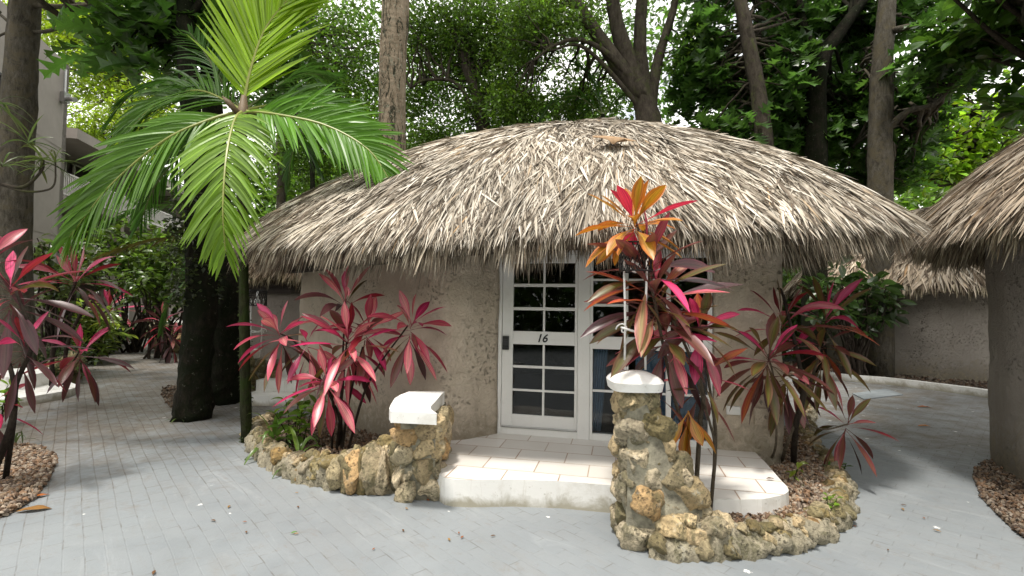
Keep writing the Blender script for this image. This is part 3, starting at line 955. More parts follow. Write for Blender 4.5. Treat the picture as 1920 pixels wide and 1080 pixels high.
def curtain(u0, u1, z0, z1, lean, label):
    mb = MB()
    n = 60
    u = np.linspace(0, 1, n)
    top = DO + np.outer(u0 + (u1 - u0) * u, DU) - DN * (0.09 + 0.02 * np.sin(u * 34 + lean * 9))[:, None] + A(0, 0, z1)
    bot = DO + np.outer(u0 + lean + (u1 - u0) * 0.8 * u, DU) - DN * (0.09 + 0.025 * np.sin(u * 34 + 0.6))[:, None] + A(0, 0, z0)
    rows_ = [top + (bot - top) * t for t in np.linspace(0, 1, 10)]
    V = np.concatenate(rows_)
    idx = np.arange(10 * n).reshape(10, n)
    mb.add(V, np.stack([idx[:-1, :-1], idx[:-1, 1:], idx[1:, 1:], idx[1:, :-1]], -1).reshape(-1, 4))
    o = mb.build("curtain", M['curtain'], loc=V.mean(0) * A(1, 1, 0) + A(0, 0, z0), smooth=True)
    sm = o.modifiers.new("cloth", 'SOLIDIFY'); sm.thickness = 0.004
    tag(o, label, "curtain", "blue curtains in the window")
curtain(wa + 0.05, wa + 0.20, 0.30, 1.30, -0.05, "narrow blue curtain tied back beside the door post")
curtain(c[1] + 0.1, wb - 0.05, 0.30, 1.32, 0.0, "wide blue curtain across the right half of the lower window")

# ------------------------------------------------------------------ porch
porch_px = [(822, 818), (932, 806), (1337, 830), (1407, 839), (1436, 868), (1464, 900), (1476, 912), (1479, 920), (1474, 925), (1464, 929), (1429, 936), (1340, 937),
            (1250, 925), (1160, 911), (1050, 902), (960, 899), (900, 900), (877, 900), (850, 899), (835, 896), (817, 886), (803, 876), (795, 866)]
pp = np.array([G(x, y, Z0)[:2] for x, y in porch_px])
pp[0] = (-0.86, 5.35); pp[1] = (-0.15, 5.6); pp[2] = (2.1, 5.12)
mb = MB()
prism(mb, pp, 0.0, Z0, 0, 1)
po = mb.build("porch_step", [M['tile'], M['white']], loc=(0.4, 4.6, 0))
tag(po, "raised porch of pale tiles with a whitewashed rounded front edge below the door", "porch")
bv = po.modifiers.new("bevel", 'BEVEL'); bv.width = 0.018; bv.segments = 3; bv.limit_method = 'ANGLE'; bv.angle_limit = math.radians(60)

# ------------------------------------------------------------------ stone planter walls
STC = np.array([(0.46, 0.40, 0.28), (0.50, 0.45, 0.34), (0.38, 0.355, 0.28), (0.46, 0.39, 0.26), (0.52, 0.48, 0.39), (0.42, 0.36, 0.25), (0.40, 0.38, 0.32), (0.45, 0.33, 0.19), (0.34, 0.31, 0.22), (0.44, 0.40, 0.32)])
def stones(mb, C, S, N=None, mossy=None, cuts=7):
    """rough boulders at C with half sizes S, each its own random facets"""
    tv, tf = ICO4
    for i, (c, s) in enumerate(zip(C, S)):
        v = tv.copy()
        for _ in range(cuts):
            nn = unit(rng.normal(size=3)); d = rng.uniform(0.50, 0.85)
            k = v @ nn - d
            v = v - np.outer(np.maximum(k, 0) * 0.97, nn)
        v = v * 1.12
        ph = rng.uniform(-50, 50, 3)
        dsp = np.array([mnoise.fractal(Vector(p * 1.7 + ph), 0.8, 2.1, 5) for p in v])
        d2 = np.array([mnoise.fractal(Vector(p * 6.5 - ph), 0.9, 2.0, 3) for p in v])
        v = v * (1 + 0.16 * dsp + 0.045 * d2)[:, None]
        R = rand_rot(1)[0]
        v = (v @ R.T) * np.asarray(s) + c
        col = STC[rng.integers(len(STC))] * rng.uniform(0.85, 1.3) * A(1.08, 1.0, 0.88)
        if mossy is not None and rng.random() < mossy:
            col = col * A(0.5, 0.5, 0.38)
        mb.add(v, tris=tf, col=np.append(col, 1))

# right hand pillar and ring
ring_px = [(1215, 1028), (1265, 1036), (1330, 1034), (1400, 1030), (1470, 1022), (1530, 1000), (1562, 965), (1570, 930), (1560, 895), (1535, 862), (1512, 832), (1508, 800), (1515, 775)]
ringR = catmull(np.array([G(x, y) for x, y in ring_px]), 10)[:, :2]
def ring_len(line):
    return np.concatenate([[0], np.cumsum(np.linalg.norm(np.diff(line, axis=0), axis=1))])
def planter_stones(mb, line, hfun, wid=0.13, size=(0.05, 0.11), mossy=0.4, seed_gap=0.75):
    s = ring_len(line)
    C, S = [], []
    u = 0.0
    while u < s[-1]:
        h = hfun(u)
        z = 0.0
        x = np.array([np.interp(u, s, line[:, 0]), np.interp(u, s, line[:, 1])])
        t = np.array([np.interp(u + .03, s, line[:, 0]), np.interp(u + .03, s, line[:, 1])]) - np.array([np.interp(u - .03, s, line[:, 0]), np.interp(u - .03, s, line[:, 1])])
        t = t / max(np.linalg.norm(t), 1e-6)
        nn = np.array([-t[1], t[0]])
        last = 0.07
        while z < h - 0.02:
            r = rng.uniform(*size)
            r = min(r, max(0.04, (h - z) * 0.75))
            off = rng.normal(0, 0.02)
            C.append((x[0] + nn[0] * off + t[0] * rng.normal(0, .02), x[1] + nn[1] * off + t[1] * rng.normal(0, .02), z + r * 0.78))
            S.append((r * rng.uniform(1.15, 1.5), r * rng.uniform(1.15, 1.5), r * rng.uniform(0.95, 1.25)))
            z += r * 1.5
            last = r
        if h > 0.3:                                      # a second stone behind for thickness
            C.append((x[0] + nn[0] * wid, x[1] + nn[1] * wid, h * 0.5)); S.append((0.1, 0.1, h * 0.5))
        u += last * 2 * seed_gap
    stones(mb, C, S, mossy=mossy)
    # craggy mortar bed between the stones
    k = 14
    n = max(30, int(s[-1] / 0.025))
    uu = np.linspace(0, s[-1], n)
    cx_ = np.stack([np.interp(uu, s, line[:, 0]), np.interp(uu, s, line[:, 1])], 1)
    tg_ = unit(np.gradient(cx_, axis=0)); nr_ = np.stack([-tg_[:, 1], tg_[:, 0]], 1)
    a = np.linspace(0, math.pi, k)
    V = np.zeros((n, k, 3))
    for i in range(n):
        h = hfun(uu[i]) * 0.92
        V[i, :, :2] = cx_[i] + nr_[i] * (np.cos(a) * 0.125)[:, None]
        V[i, :, 2] = np.sin(a) ** 0.7 * h
    fl = V.reshape(-1, 3)
    ds = np.array([mnoise.fractal(Vector(p * 9), 0.7, 2.1, 5) for p in fl]) * 0.055
    cen_ = np.repeat(np.column_stack([cx_, np.full(n, 0.03)]), k, 0)
    fl = fl + unit(fl - cen_) * ds[:, None]
    idx = np.arange(n * k).reshape(n, k)
    cm = np.column_stack([STC[rng.integers(len(STC), size=n * k)] * 0.0 + A(0.36, 0.33, 0.25), np.ones(n * k)])
    mb.add(fl, np.stack([idx[:-1, :-1], idx[:-1, 1:], idx[1:, 1:], idx[1:, :-1]], -1).reshape(-1, 4), col=cm)

wallR = thing("stone_planter_wall", np.append(G(1240, 1010)[:2], 0), "rubble stone pillar with a rounded white cap sweeping down into a low planter ring, right of the porch", "planter wall", "rubble stone planter walls")
mb = MB()
pc = A(0.95, 3.42)                                       # centre of the pillar
prof_px = {}
C, S = [], []
def pillar(mbs, x0, x1, Y0, Y1, ztop, slope, n, size):
    """stones over the faces of a pillar whose right side runs out to a slope: slope(z) -> right edge"""
    for i in range(n):
        z = rng.uniform(0.03, ztop)
        face = rng.random()
        xr = slope(z)
        r = rng.uniform(*size)
        if face < 0.62:
            p = (rng.uniform(x0, xr), Y0 + rng.normal(0, .015), z)
        elif face < 0.8:
            p = (x0 + rng.normal(0, .012), rng.uniform(Y0, Y1), z)
        else:
            p = (xr + rng.normal(0, .015), rng.uniform(Y0, Y1), z)
        C.append(p); S.append((r * rng.uniform(.9, 1.25), r * rng.uniform(.8, 1.0), r * rng.uniform(.85, 1.15)))
def poisson_face(x0, slope, z0, z1, rmin, rmax, tries=2500):
    """packed stones: centres and radii that just touch, on a face described by x in [x0, slope(z)]"""
    out = []
    for k in range(tries):
        z = rng.uniform(z0, z1)
        x = rng.uniform(x0, slope(z))
        r = rmax - (rmax - rmin) * (k / tries) ** 0.6
        if all((x - a) ** 2 + (z - b) ** 2 > (0.92 * (r + c_)) ** 2 for a, b, c_ in out):
            out.append((x, z, r))
    return out
YF, YB = 3.33, 3.62
xl = P(1166, 900, YF)[0]
def slopeR(z):
    return np.interp(z, [0, 0.12, 0.25, 0.45, 0.62, 0.85, 1.07], [P(1400, 0, YF)[0], P(1372, 0, YF)[0], P(1345, 0, YF)[0], P(1312, 0, YF)[0], P(1282, 0, YF)[0], P(1252, 0, YF)[0], P(1232, 0, YF)[0]]) - 0.04
core = []
for z in np.linspace(0, 1.07, 12):
    core.append((xl + 0.03, slopeR(z) - 0.02, z))
cv, cq = [], []
for a, b, z in core:
    cv += [(a + .01, YF + .0, z), (b - .03, YF + .0, z), (b, YB, z), (a, YB, z)]
for i in range(len(core) - 1):
    o = i * 4
    for j in range(4):
        cq.append((o + j, o + (j + 1) % 4, o + 4 + (j + 1) % 4, o + 4 + j))
cq.append((len(cv) - 4, len(cv) - 3, len(cv) - 2, len(cv) - 1))
mb.add(cv, cq, mat=1, col=(0.3, 0.28, 0.2, 1))
fs = poisson_face(xl + .06, lambda z: slopeR(z) - 0.025, 0.05, 1.05, 0.025, 0.105, 4000)
C = [(x, YF + 0.045 + rng.normal(0, .008), z) for x, z, r in fs]; S = [(r * 1.2, r * 0.75 + .015, r * 1.2) for x, z, r in fs]
fs = poisson_face(YF + .05, lambda z: YB, 0.05, 1.05, 0.035, 0.10)
C += [(xl + .055, y, z) for y, z, r in fs]; S += [(r * .55 + .02, r * 1.1, r * 1.1) for y, z, r in fs]
fs = poisson_face(YF + .05, lambda z: YB, 0.08, 1.02, 0.04, 0.10)
C += [(slopeR(z) - .045, y, z) for y, z, r in fs]; S += [(r * .7 + .02, r * 1.1, r * 1.1) for y, z, r in fs]
stones(mb, C, S, mossy=0.15)
planter_stones(mb, ringR[1:], lambda u: np.interp(u, [0, 0.15, 0.40, 0.65, 1.0, 3], [0.10, 0.20, 0.24, 0.18, 0.15, 0.13]), size=(0.035, 0.085), mossy=0.5)
mb.build("stonework", [M['stone'], M['mortar']], wallR, smooth=True)
def capdome(mb, x0, x1, y0, y1, z0, z1, n=9):
    """a pillow shaped white cap"""
    n = 16
    u = np.linspace(-1, 1, 2 * n)
    Uu, Vv = np.meshgrid(u, u)
    f = lambda a: a
    sq = 1 - 0.16 * (np.abs(Uu) * np.abs(Vv)) ** 3
    xx = (x0 + x1) / 2 + f(Uu) * sq * (x1 - x0) / 2
    yy = (y0 + y1) / 2 + f(Vv) * sq * (y1 - y0) / 2
    e = np.clip(1 - ((np.abs(Uu) ** 5 + np.abs(Vv) ** 5) ** 0.2) ** 2.6, 0, 1)
    zz = z0 + 0.06 + (z1 - z0 - 0.06) * e ** 0.75
    V = np.stack([xx, yy, zz], -1)
    k = len(u)
    idx = np.arange(k * k).reshape(k, k)
    mb.add(V.reshape(-1, 3), np.stack([idx[:-1, :-1], idx[:-1, 1:], idx[1:, 1:], idx[1:, :-1]], -1).reshape(-1, 4))
    edge = np.concatenate([idx[0, :-1], idx[:-1, -1], idx[-1, ::-1][:-1], idx[::-1, 0][:-1]])
    ev = V.reshape(-1, 3)[edge]
    lo = ev.copy(); lo[:, 2] = z0
    lo[:, :2] += ((A((x0 + x1) / 2, (y0 + y1) / 2) - lo[:, :2]) * 0.06)
    m_ = len(edge)
    mb.add(np.vstack([lo, ev]), [(i, (i + 1) % m_, m_ + (i + 1) % m_, m_ + i) for i in range(m_)])
    mb.add(lo, tris=[(0, i + 1, i) for i in range(1, m_ - 1)])
mb = MB()
ca, cb_ = P(1146, 720, 3.36)[0], P(1240, 720, 3.36)[0]
capdome(mb, ca, cb_ + .02, 3.26, 3.66, 1.075, 1.20)
mb.build("cap", M['white'], wallR, smooth=True)

# left hand seat pillar and ring
wallL = thing("stone_planter_wall", np.append(G(770, 915)[:2], 0), "rubble stone planter edge rising to a pillar with a flat curved white seat slab, left of the porch", "planter wall", "rubble stone planter walls")
mb = MB()
YF2 = 4.12
xl2, xr2 = P(748, 850, YF2)[0], P(818, 850, YF2)[0]
box(mb, (xl2 + .01, YF2 + .0, 0), (xr2 - .01, 4.75, 0.70), mat=1)
fs = poisson_face(xl2 + .02, lambda z: xr2 - .02, 0.04, 0.68, 0.03, 0.10)
C = [(x, YF2 + 0.04 + rng.normal(0, .008), z) for x, z, r in fs]; S = [(r * 1.2, r * .75 + .015, r * 1.2) for x, z, r in fs]
for xx in (xl2, xr2):
    fs = poisson_face(YF2 + .05, lambda z: 4.75, 0.05, 0.66, 0.035, 0.10)
    C += [(xx, y, z) for y, z, r in fs]; S += [(r * .7, r * 1.1, r * 1.1) for y, z, r in fs]
stones(mb, C, S, mossy=0.1)
ringL_px = [(800, 908), (760, 912), (715, 914), (660, 912), (600, 903), (545, 886), (508, 864), (488, 842), (482, 822), (490, 806), (508, 797)]
ringL = catmull(np.array([G(x, y) for x, y in ringL_px]), 10)[:, :2]
planter_stones(mb, ringL[6:], lambda u: np.interp(u, [0, 0.35, 0.7, 1.2, 4], [0.48, 0.40, 0.27, 0.19, 0.15]), size=(0.04, 0.10), mossy=0.45)
mb.build("stonework", [M['stone'], M['mortar']], wallL, smooth=True)
mb = MB()
slab = [(834, 737), (826, 744), (815, 752), (808, 759), (808, 765), (820, 773), (733, 769), (730, 763), (733, 756), (740, 750), (751, 743), (767, 737)]
sp = [G(x, y, 0.82)[:2] for x, y in slab]
prism(mb, sp, 0.722, np.array([0.835 if p[1] > 4.2 else 0.81 for p in (sp if 0.5 * sum(sp[i][0] * sp[(i + 1) % len(sp)][1] - sp[(i + 1) % len(sp)][0] * sp[i][1] for i in range(len(sp))) > 0 else sp[::-1])]), bottom=True)
mb.build("seat_slab", M['white'], wallL, bevel=0.012)

# ------------------------------------------------------------------ gravel beds
PEB = np.array([(0.42, 0.33, 0.24), (0.30, 0.20, 0.13), (0.52, 0.46, 0.38), (0.22, 0.15, 0.10), (0.36, 0.31, 0.27), (0.45, 0.30, 0.19), (0.60, 0.55, 0.48), (0.15, 0.11, 0.085)])
def inside(poly, pts):
    x, y = pts[:, 0], pts[:, 1]
    c = np.zeros(len(pts), bool)
    j = len(poly) - 1
    for i in range(len(poly)):
        xi, yi = poly[i]; xj, yj = poly[j]
        c ^= ((yi > y) != (yj > y)) & (x < (xj - xi) * (y - yi) / (yj - yi + 1e-12) + xi)
        j = i
    return c
def gravel(poly, z, dens, label, dark=1.0, size=(0.010, 0.022), name="gravel", mound=0.03):
    poly = np.asarray(poly)[:, :2]
    lo, hi = poly.min(0), poly.max(0)
    n = int((hi[0] - lo[0]) * (hi[1] - lo[1]) * dens)
    pts = rng.uniform(lo, hi, (n, 2))
    pts = pts[inside(poly, pts)]
    mb = MB()
    sheet(mb, poly, z)
    n = len(pts)
    r = rng.uniform(*size, n)
    R = rand_rot(n) @ (np.eye(3)[None] * np.stack([r * rng.uniform(.9, 1.6, n), r * rng.uniform(.7, 1.1, n), r * rng.uniform(.4, .8, n)], 1)[:, None, :])
    T = np.column_stack([pts, z + 0.006 + rng.uniform(0, mound, n)])
    col = np.column_stack([PEB[rng.integers(len(PEB), size=n)] * dark * A(0.56, 0.5, 0.44), np.ones(n)])
    many(mb, ICO1[0], ICO1[1], R, T, col, mat=1)
    o = mb.build(name, [M['soil'], M['pebble']], loc=(*poly.mean(0), 0), smooth=False)
    return tag(o, label, "gravel", kind='stuff')
bedR = np.vstack([ringR[14:], [(2.72, 5.3), (2.66, 4.9), (2.1, 4.4), (1.6, 3.6)]])
gravel(bedR, 0.085, 2600, "pebbles mixed with dead leaves in the planter right of the porch")
bedL = np.vstack([ringL[8:], [(-2.6, 6.6), (-1.3, 5.5), (-0.9, 5.2), (-0.75, 4.3)]])
gravel(bedL, 0.08, 1900, "pebbles and dark soil in the planter under the pink cordyline", 0.8)
bedN = [G(x, y) for x, y in [(-160, 905), (-120, 855), (0, 839), (45, 836), (82, 846), (104, 860), (104, 874), (92, 902), (66, 936), (30, 960), (-30, 985), (-160, 1010)]]
gravel(bedN, 0.008, 2300, "brown pebble bed at the left edge beside the paving", 0.9, (0.012, 0.026))
bedF = [G(x, y) for x, y in [(1848, 868), (1828, 882), (1826, 900), (1840, 935), (1868, 965), (1905, 1000), (1990, 1060), (2150, 1060), (2150, 850), (1900, 850)]]
gravel(bedF, 0.008, 1700, "dark shaded pebble bed at the foot of the right hand hut", 0.6)
bedT = [G(x, y) for x, y in [(318, 765), (302, 742), (305, 728), (340, 722), (450, 728), (452, 745), (400, 752), (345, 775)]]
gravel(bedT, 0.008, 500, "leaf littered soil round the mossy trunks", 0.55)

# ------------------------------------------------------------------ other huts
def side_hut(label, c, wall_pts, eave, zs, n, span, fringe, wallmat, brown=0.35, wr=(0.02, 0.036), beam=False):
    t = thing("thatched_hut", (c[0], c[1], 0), label, "hut", "thatched huts")
    mb = MB()
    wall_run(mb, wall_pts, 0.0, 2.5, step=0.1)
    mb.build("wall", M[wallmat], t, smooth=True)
    if beam:                                             # dark timber plate round the wall head
        mb = MB()
        w2 = np.array(wall_pts); cc = w2.mean(0)
        for z in (1.93, 2.07):
            tube(mb, np.column_stack([cc + (w2 - cc) * 1.035, np.full(len(w2), z)]), [0.09], 6)
        mb.build("roof_beam", M['beam'], t)
    rf = Roof(c, zs, eave, pw=(0.78, 1.4, 4.0), sm=6)
    thatch(t, rf, n, span, fringe=fringe, brown=brown, Wr=wr)
    return t
def ell(cx, cy, rx, ry, z, n=14):
    return [(cx + rx * math.cos(a), cy + ry * math.sin(a), z) for a in np.linspace(0, 2 * math.pi, n, endpoint=False)]
def wring(cx, cy, rx, ry, n=20):                      # clockwise so the outside is on the left hand
    return [(cx + rx * math.cos(-a), cy + ry * math.sin(-a)) for a in np.linspace(0, 2 * math.pi, n)]
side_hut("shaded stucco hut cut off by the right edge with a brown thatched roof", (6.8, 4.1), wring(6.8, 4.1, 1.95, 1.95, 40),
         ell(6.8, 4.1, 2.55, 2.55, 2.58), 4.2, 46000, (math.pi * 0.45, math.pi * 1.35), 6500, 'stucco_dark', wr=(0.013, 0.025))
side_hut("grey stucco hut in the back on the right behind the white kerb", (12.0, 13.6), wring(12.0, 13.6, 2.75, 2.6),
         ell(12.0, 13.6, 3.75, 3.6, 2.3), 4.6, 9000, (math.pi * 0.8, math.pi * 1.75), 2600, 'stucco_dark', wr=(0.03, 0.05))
side_hut("stucco hut, its wall darkened for shade, behind the slim palm trunk with white steps", (-4.5, 12.8), wring(-4.5, 12.8, 2.5, 2.4),
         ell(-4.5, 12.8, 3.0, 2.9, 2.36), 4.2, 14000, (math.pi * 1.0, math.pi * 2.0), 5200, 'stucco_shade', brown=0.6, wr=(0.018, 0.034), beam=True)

# white steps and the cap pillar of the hut behind
mb = MB()
for k, (ya, z) in enumerate(((7.75, 0.16), (8.15, 0.34), (8.6, 0.52))):
    prism(mb, [(-4.32 + .02 * k, ya), (-3.1, ya - .02), (-3.1, 9.6), (-4.32 + .02 * k, 9.6)], 0.0 if k == 0 else z - 0.182, z)
tag(mb.build("garden_steps", M['white'], loc=(-3.8, 8.4, 0), bevel=0.02), "three whitewashed steps behind the slim palm trunk", "steps")
pil = thing("stone_pillar", np.append(P(485, 700, 8.6)[:2], 0), "short stone pillar with a white block cap behind the slim palm trunk", "pillar")
mb = MB()
pcx = P(485, 700, 8.6)[0]
box(mb, (pcx - .22, 8.5, 0), (pcx + .2, 8.9, 0.62), mat=1)
fs = poisson_face(pcx - .25, lambda z: pcx + .3, 0.04, 0.62, 0.04, 0.11, 800)
stones(mb, [(x, 8.5, z) for x, z, r in fs], [(r * 1.1, r * .8, r * 1.1) for x, z, r in fs], mossy=0.7)
mb.build("stonework", [M['stone'], M['mortar']], pil, smooth=True)
mb = MB()
box(mb, (P(462, 0, 8.6)[0], 8.42, 0.63), (P(495, 0, 8.6)[0], 8.9, 0.80))
mb.build("cap", M['white'], pil, bevel=0.02)

# ------------------------------------------------------------------ lamps on the pillar caps
def lamp(x, y, z0, hgt, s, label):
    t = thing("garden_lamp", (x, y, z0), label, "lamp", "wire cage lamps on pillar caps")
    mb = MB()
    for sx in (-1, 1):
        tube(mb, [(x + sx * .075 * s, y, z0), (x + sx * .072 * s, y, z0 + hgt * .45), (x + sx * .085 * s, y, z0 + hgt)], [0.009 * s, 0.008 * s], 8)
    ring = [(x + .10 * s * math.cos(a), y + 0.06 * s * math.sin(a), z0 + hgt * .34 + .03 * s * abs(math.cos(a))) for a in np.linspace(0, 2 * math.pi, 20)]
    tube(mb, ring, [0.008 * s], 6)
    for sx in (-1, 1):
        sc = [(x + sx * (.09 + .05 * (1 - k / 14) * math.cos(k * .5)) * s, y, z0 + hgt * .36 + .05 * s * math.sin(k * .5) * (1 - k / 16)) for k in range(15)]
        tube(mb, sc, [0.006 * s], 6)
    mb.build("stand", M['frame'], t, smooth=True)
    mb = MB()
    zt = z0 + hgt
    R_, Hh = 0.115 * s, 0.20 * s
    for zz in (zt - Hh * .45, zt + Hh * .55):
        tube(mb, [(x + R_ * math.cos(a), y + R_ * math.sin(a), zz) for a in np.linspace(0, 2 * math.pi, 28)], [0.007 * s], 6)
    for k in range(22):
        for sg in (-1, 1):
            a0 = k * 2 * math.pi / 22
            tube(mb, [(x + R_ * math.cos(a0 + sg * .6 * u), y + R_ * math.sin(a0 + sg * .6 * u), zt - Hh * .45 + Hh * u) for u in np.linspace(0, 1, 5)], [0.0035 * s], 4)
    for k in range(3):
        a0 = k * 2.09
        tube(mb, [(x, y, zt + Hh * .5), (x + R_ * math.cos(a0), y + R_ * math.sin(a0), zt + Hh * .55)], [0.004 * s], 5)
    mb.build("lamp_shade", M['blackiron'], t)
    mb = MB()
    mb.add(ICO2[0] * A(.042, .042, .055) * s + A(x, y, zt - Hh * .25), tris=ICO2[1])
    tube(mb, [(x, y, zt - Hh * .1), (x, y, zt + Hh * .5)], [0.014 * s], 8)
    mb.build("bulb", M['bulb'], t, smooth=True)
lp = P(1190, 700, 3.48)
lamp(lp[0], 3.47, 1.205, 0.80, 1.0, "white lamp stand with black wire cage shade on the rounded pillar cap")
lp = P(479, 660, 8.65)
lamp(lp[0], 8.65, 0.80, 0.92, 1.35, "distant white lamp stand with black cage shade behind the slim palm trunk")

# ------------------------------------------------------------------ small fittings on the main wall
def on_wall(px, y, w_, h_, d_, name, mat, label, cat):
    u = fu(px)
    z = 1.65 - (y - 578) / 180.0
    mb = MB()
    box(mb, (u - w_ / 2, -d_, z - h_ / 2), (u + w_ / 2, 0.012, z + h_ / 2), DF)
    c = DO + DU * u
    return tag(mb.build(name, mat, loc=(c[0], c[1], z), bevel=0.004), label, cat)
on_wall(1373, 762, 0.13, 0.085, 0.05, "socket_cover", M['frame'], "white socket cover low on the beige wall right of the window", "socket")
on_wall(1425, 770, 0.13, 0.17, 0.06, "meter_box", M['stucco'], "beige meter box low on the wall behind the drooping leaves", "box")
mb = MB()
vx, vz = P(1453, 745, 4.72)[0], P(1453, 745, 4.72)[2]
box(mb, (vx - .03, 4.69, vz - .035), (vx + .04, 4.76, vz + .035))
tube(mb, [(vx + .01, 4.72, vz), (vx + .01, 4.72, vz - .15)], [0.012], 8)
tag(mb.build("blue_tap", M['blue'], loc=(vx, 4.72, vz), bevel=0.006), "small blue tap housing beside the meter box", "tap")
mb = MB()
cpx = [G(x, y) for x, y in [(1598, 739), (1660, 730), (1694, 741), (1620, 750)]]
prism(mb, cpx, 0.004, 0.018)
tag(mb.build("ground_cover", M['metalcover'], loc=(*np.mean(cpx, 0)[:2], 0)), "flat painted metal cover set in the path on the right", "cover")
mb = MB()                                                # white kerb
kl = catmull(np.array([G(x, y) for x, y in [(1535, 706), (1580, 714), (1660, 721), (1750, 732), (1850, 746), (1950, 764)]]), 6)[:, :2]
kb = kl + unit(np.gradient(kl, axis=0))[:, ::-1] * A(-1, 1) * 0.16
n_ = len(kl)
V = np.vstack([np.column_stack([kl, np.zeros(n_)]), np.column_stack([kl, np.full(n_, .15)]), np.column_stack([kb, np.full(n_, .15)]), np.column_stack([kb, np.zeros(n_)])])
q = []
for r in range(3):
    for i in range(n_ - 1):
        q.append((r * n_ + i, r * n_ + i + 1, (r + 1) * n_ + i + 1, (r + 1) * n_ + i))
mb.add(V, q)
tag(mb.build("white_kerb", M['white'], loc=(*kl.mean(0), 0), smooth=False), "low whitewashed kerb curving in front of the far right hut", "kerb")
bedK = np.vstack([kb, [(11, 9.5), (14, 9.5), (14, 15), (5.5, 15), (5.0, 12)]])
gravel(bedK, 0.03, 120, "bare leaf littered soil behind the white kerb", 0.45, (0.02, 0.05))

# ------------------------------------------------------------------ apartment building on the left
def quadwall(mb, a, b, z0, z1, mat=0, t=0.25):
    a = np.append(np.asarray(a, float), 0); b = np.append(np.asarray(b, float), 0)
    ex = unit(b - a); ey = A(-ex[1], ex[0], 0)
    box(mb, (0, 0, z0), (np.linalg.norm(b - a), t, z1), (a, ex, ey), mat)
def railing(parent, a, b, z, h, mat, gap=0.13, r=0.02):
    a = np.append(np.asarray(a, float), 0); b = np.append(np.asarray(b, float), 0)
    Lr_ = np.linalg.norm(b - a); ex = unit(b - a); ey = A(-ex[1], ex[0], 0)
    mb = MB()
    box(mb, (0, -.03, z + h - .06), (Lr_, .03, z + h), (a, ex, ey))
    box(mb, (0, -.025, z + .06), (Lr_, .025, z + .11), (a, ex, ey))
    for u in np.arange(0.04, Lr_ - r, gap):
        box(mb, (u - r, -r, z + .11), (u + r, r, z + h - .06), (a, ex, ey))
    return mb.build("balcony_railing", mat, parent)

bB = thing("apartment_building", (-20.5, 27, 0), "long taupe three storey apartment block with white balcony railings receding behind the palm", "building")
d_ = unit(A(-0.25, 1.0))
nB = A(d_[1], -d_[0])                                    # faces the path
b0 = A(-18.85, 20.0)
bp = lambda s, o=0.0: b0 + d_ * s + nB * o
mb = MB()
quadwall(mb, bp(-1, -1.6), bp(16, -1.6), 0, 8.2)
for s in (-1, 4.4, 10.2, 16):
    quadwall(mb, bp(s, -1.6), bp(s, 0.0), 0, 8.2, t=0.3)
quadwall(mb, bp(3.2, 0.0), bp(6.0, 0.0), 0, 2.9)
quadwall(mb, bp(5.6, -.8), bp(16, -.8), 0, 2.9)
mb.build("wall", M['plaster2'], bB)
for z in (2.95, 5.7):
    mb = MB()
    c4 = [bp(-1, -1.6), bp(16, -1.6), bp(16, 0.15), bp(-1, 0.15)]
    prism(mb, c4, z, z + 0.28, bottom=True)
    mb.build("balcony_slab", M['plaster'], bB)
    railing(bB, bp(-0.9, 0.08), bp(15.9, 0.08), z + .28, 1.0, M['rail'])
mb = MB()
prism(mb, [bp(-1, -5), bp(16.5, -5), bp(16.5, 0.9), bp(-1, 0.9)], 8.2, 8.62, bottom=True)
mb.build("roof", M['plaster'], bB)
for s in (1.0, 3.0, 6.5, 8.6, 12.5):
    for z in (3.23, 5.98):
        mb = MB()
        a = np.append(bp(s, -1.34), 0)
        box(mb, (0, -0.03, z), (1.3, .02, z + 2.05), (a, np.append(d_, 0), A(-nB[0], -nB[1], 0)))
        o = mb.build("balcony_door", M['doorwood'], bB)
        mb = MB()
        for x0, x1, zz0, zz1 in ((-.08, 0, z, z + 2.1), (1.3, 1.38, z, z + 2.1), (0, 1.3, z + 2.05, z + 2.12)):
            box(mb, (x0, -0.05, zz0), (x1, .02, zz1), (a, np.append(d_, 0), A(-nB[0], -nB[1], 0)))
        mb.build("door_casing", M['rail'], o)
mb = MB()
fa = np.append(bp(3.9, 0.03), 0)
box(mb, (0, -0.02, 0.05), (1.3, .0, 2.15), (fa, np.append(d_, 0), np.append(-nB, 0)))
fdr = mb.build("entrance_door", M['doorwood'], bB)
mb = MB()
for x0, x1, zz0, zz1 in ((-.16, 0, 0.0, 2.25), (1.3, 1.46, 0.0, 2.25), (0, 1.3, 2.15, 2.25)):
    box(mb, (x0, -0.06, zz0), (x1, 0, zz1), (fa, np.append(d_, 0), np.append(-nB, 0)))
mb.build("door_casing", M['rail'], fdr)
mb = MB()
prism(mb, [bp(2.6, .05), bp(6.4, .05), bp(6.4, 1.1), bp(2.6, 1.1)], 2.42, 2.52, bottom=True)
mb.build("entrance_canopy", M['plaster'], bB)

bA = thing("apartment_building", (-17.2, 16.5, 0), "nearest tall pale taupe apartment block behind the left tree trunk with a black railing", "building")
cA = A(-17.1, 18.1); dA = unit(A(-0.41, 1.0)); nA = A(dA[1], -dA[0])
mb = MB()
quadwall(mb, cA - dA * 9, cA, 0, 10.6, t=0.3)
quadwall(mb, cA, cA - nA * 4, 0, 10.6, t=0.3)
for z in (4.0, 7.3):
    a = np.append(cA - dA * 9 + nA * .012, 0)
    box(mb, (0, 0, z), (9, .012, z + .03), (a, np.append(dA, 0), A(-dA[1], dA[0], 0)))
mb.build("wall", M['plaster'], bA)
mb = MB()
prism(mb, [cA - dA * 9 + nA * 0.02, cA - dA * 5.7 + nA * 0.02, cA - dA * 5.7 + nA * 1.2, cA - dA * 9 + nA * 1.2], 6.05, 6.45, bottom=True)
mb.build("balcony_slab", M['plaster'], bA)
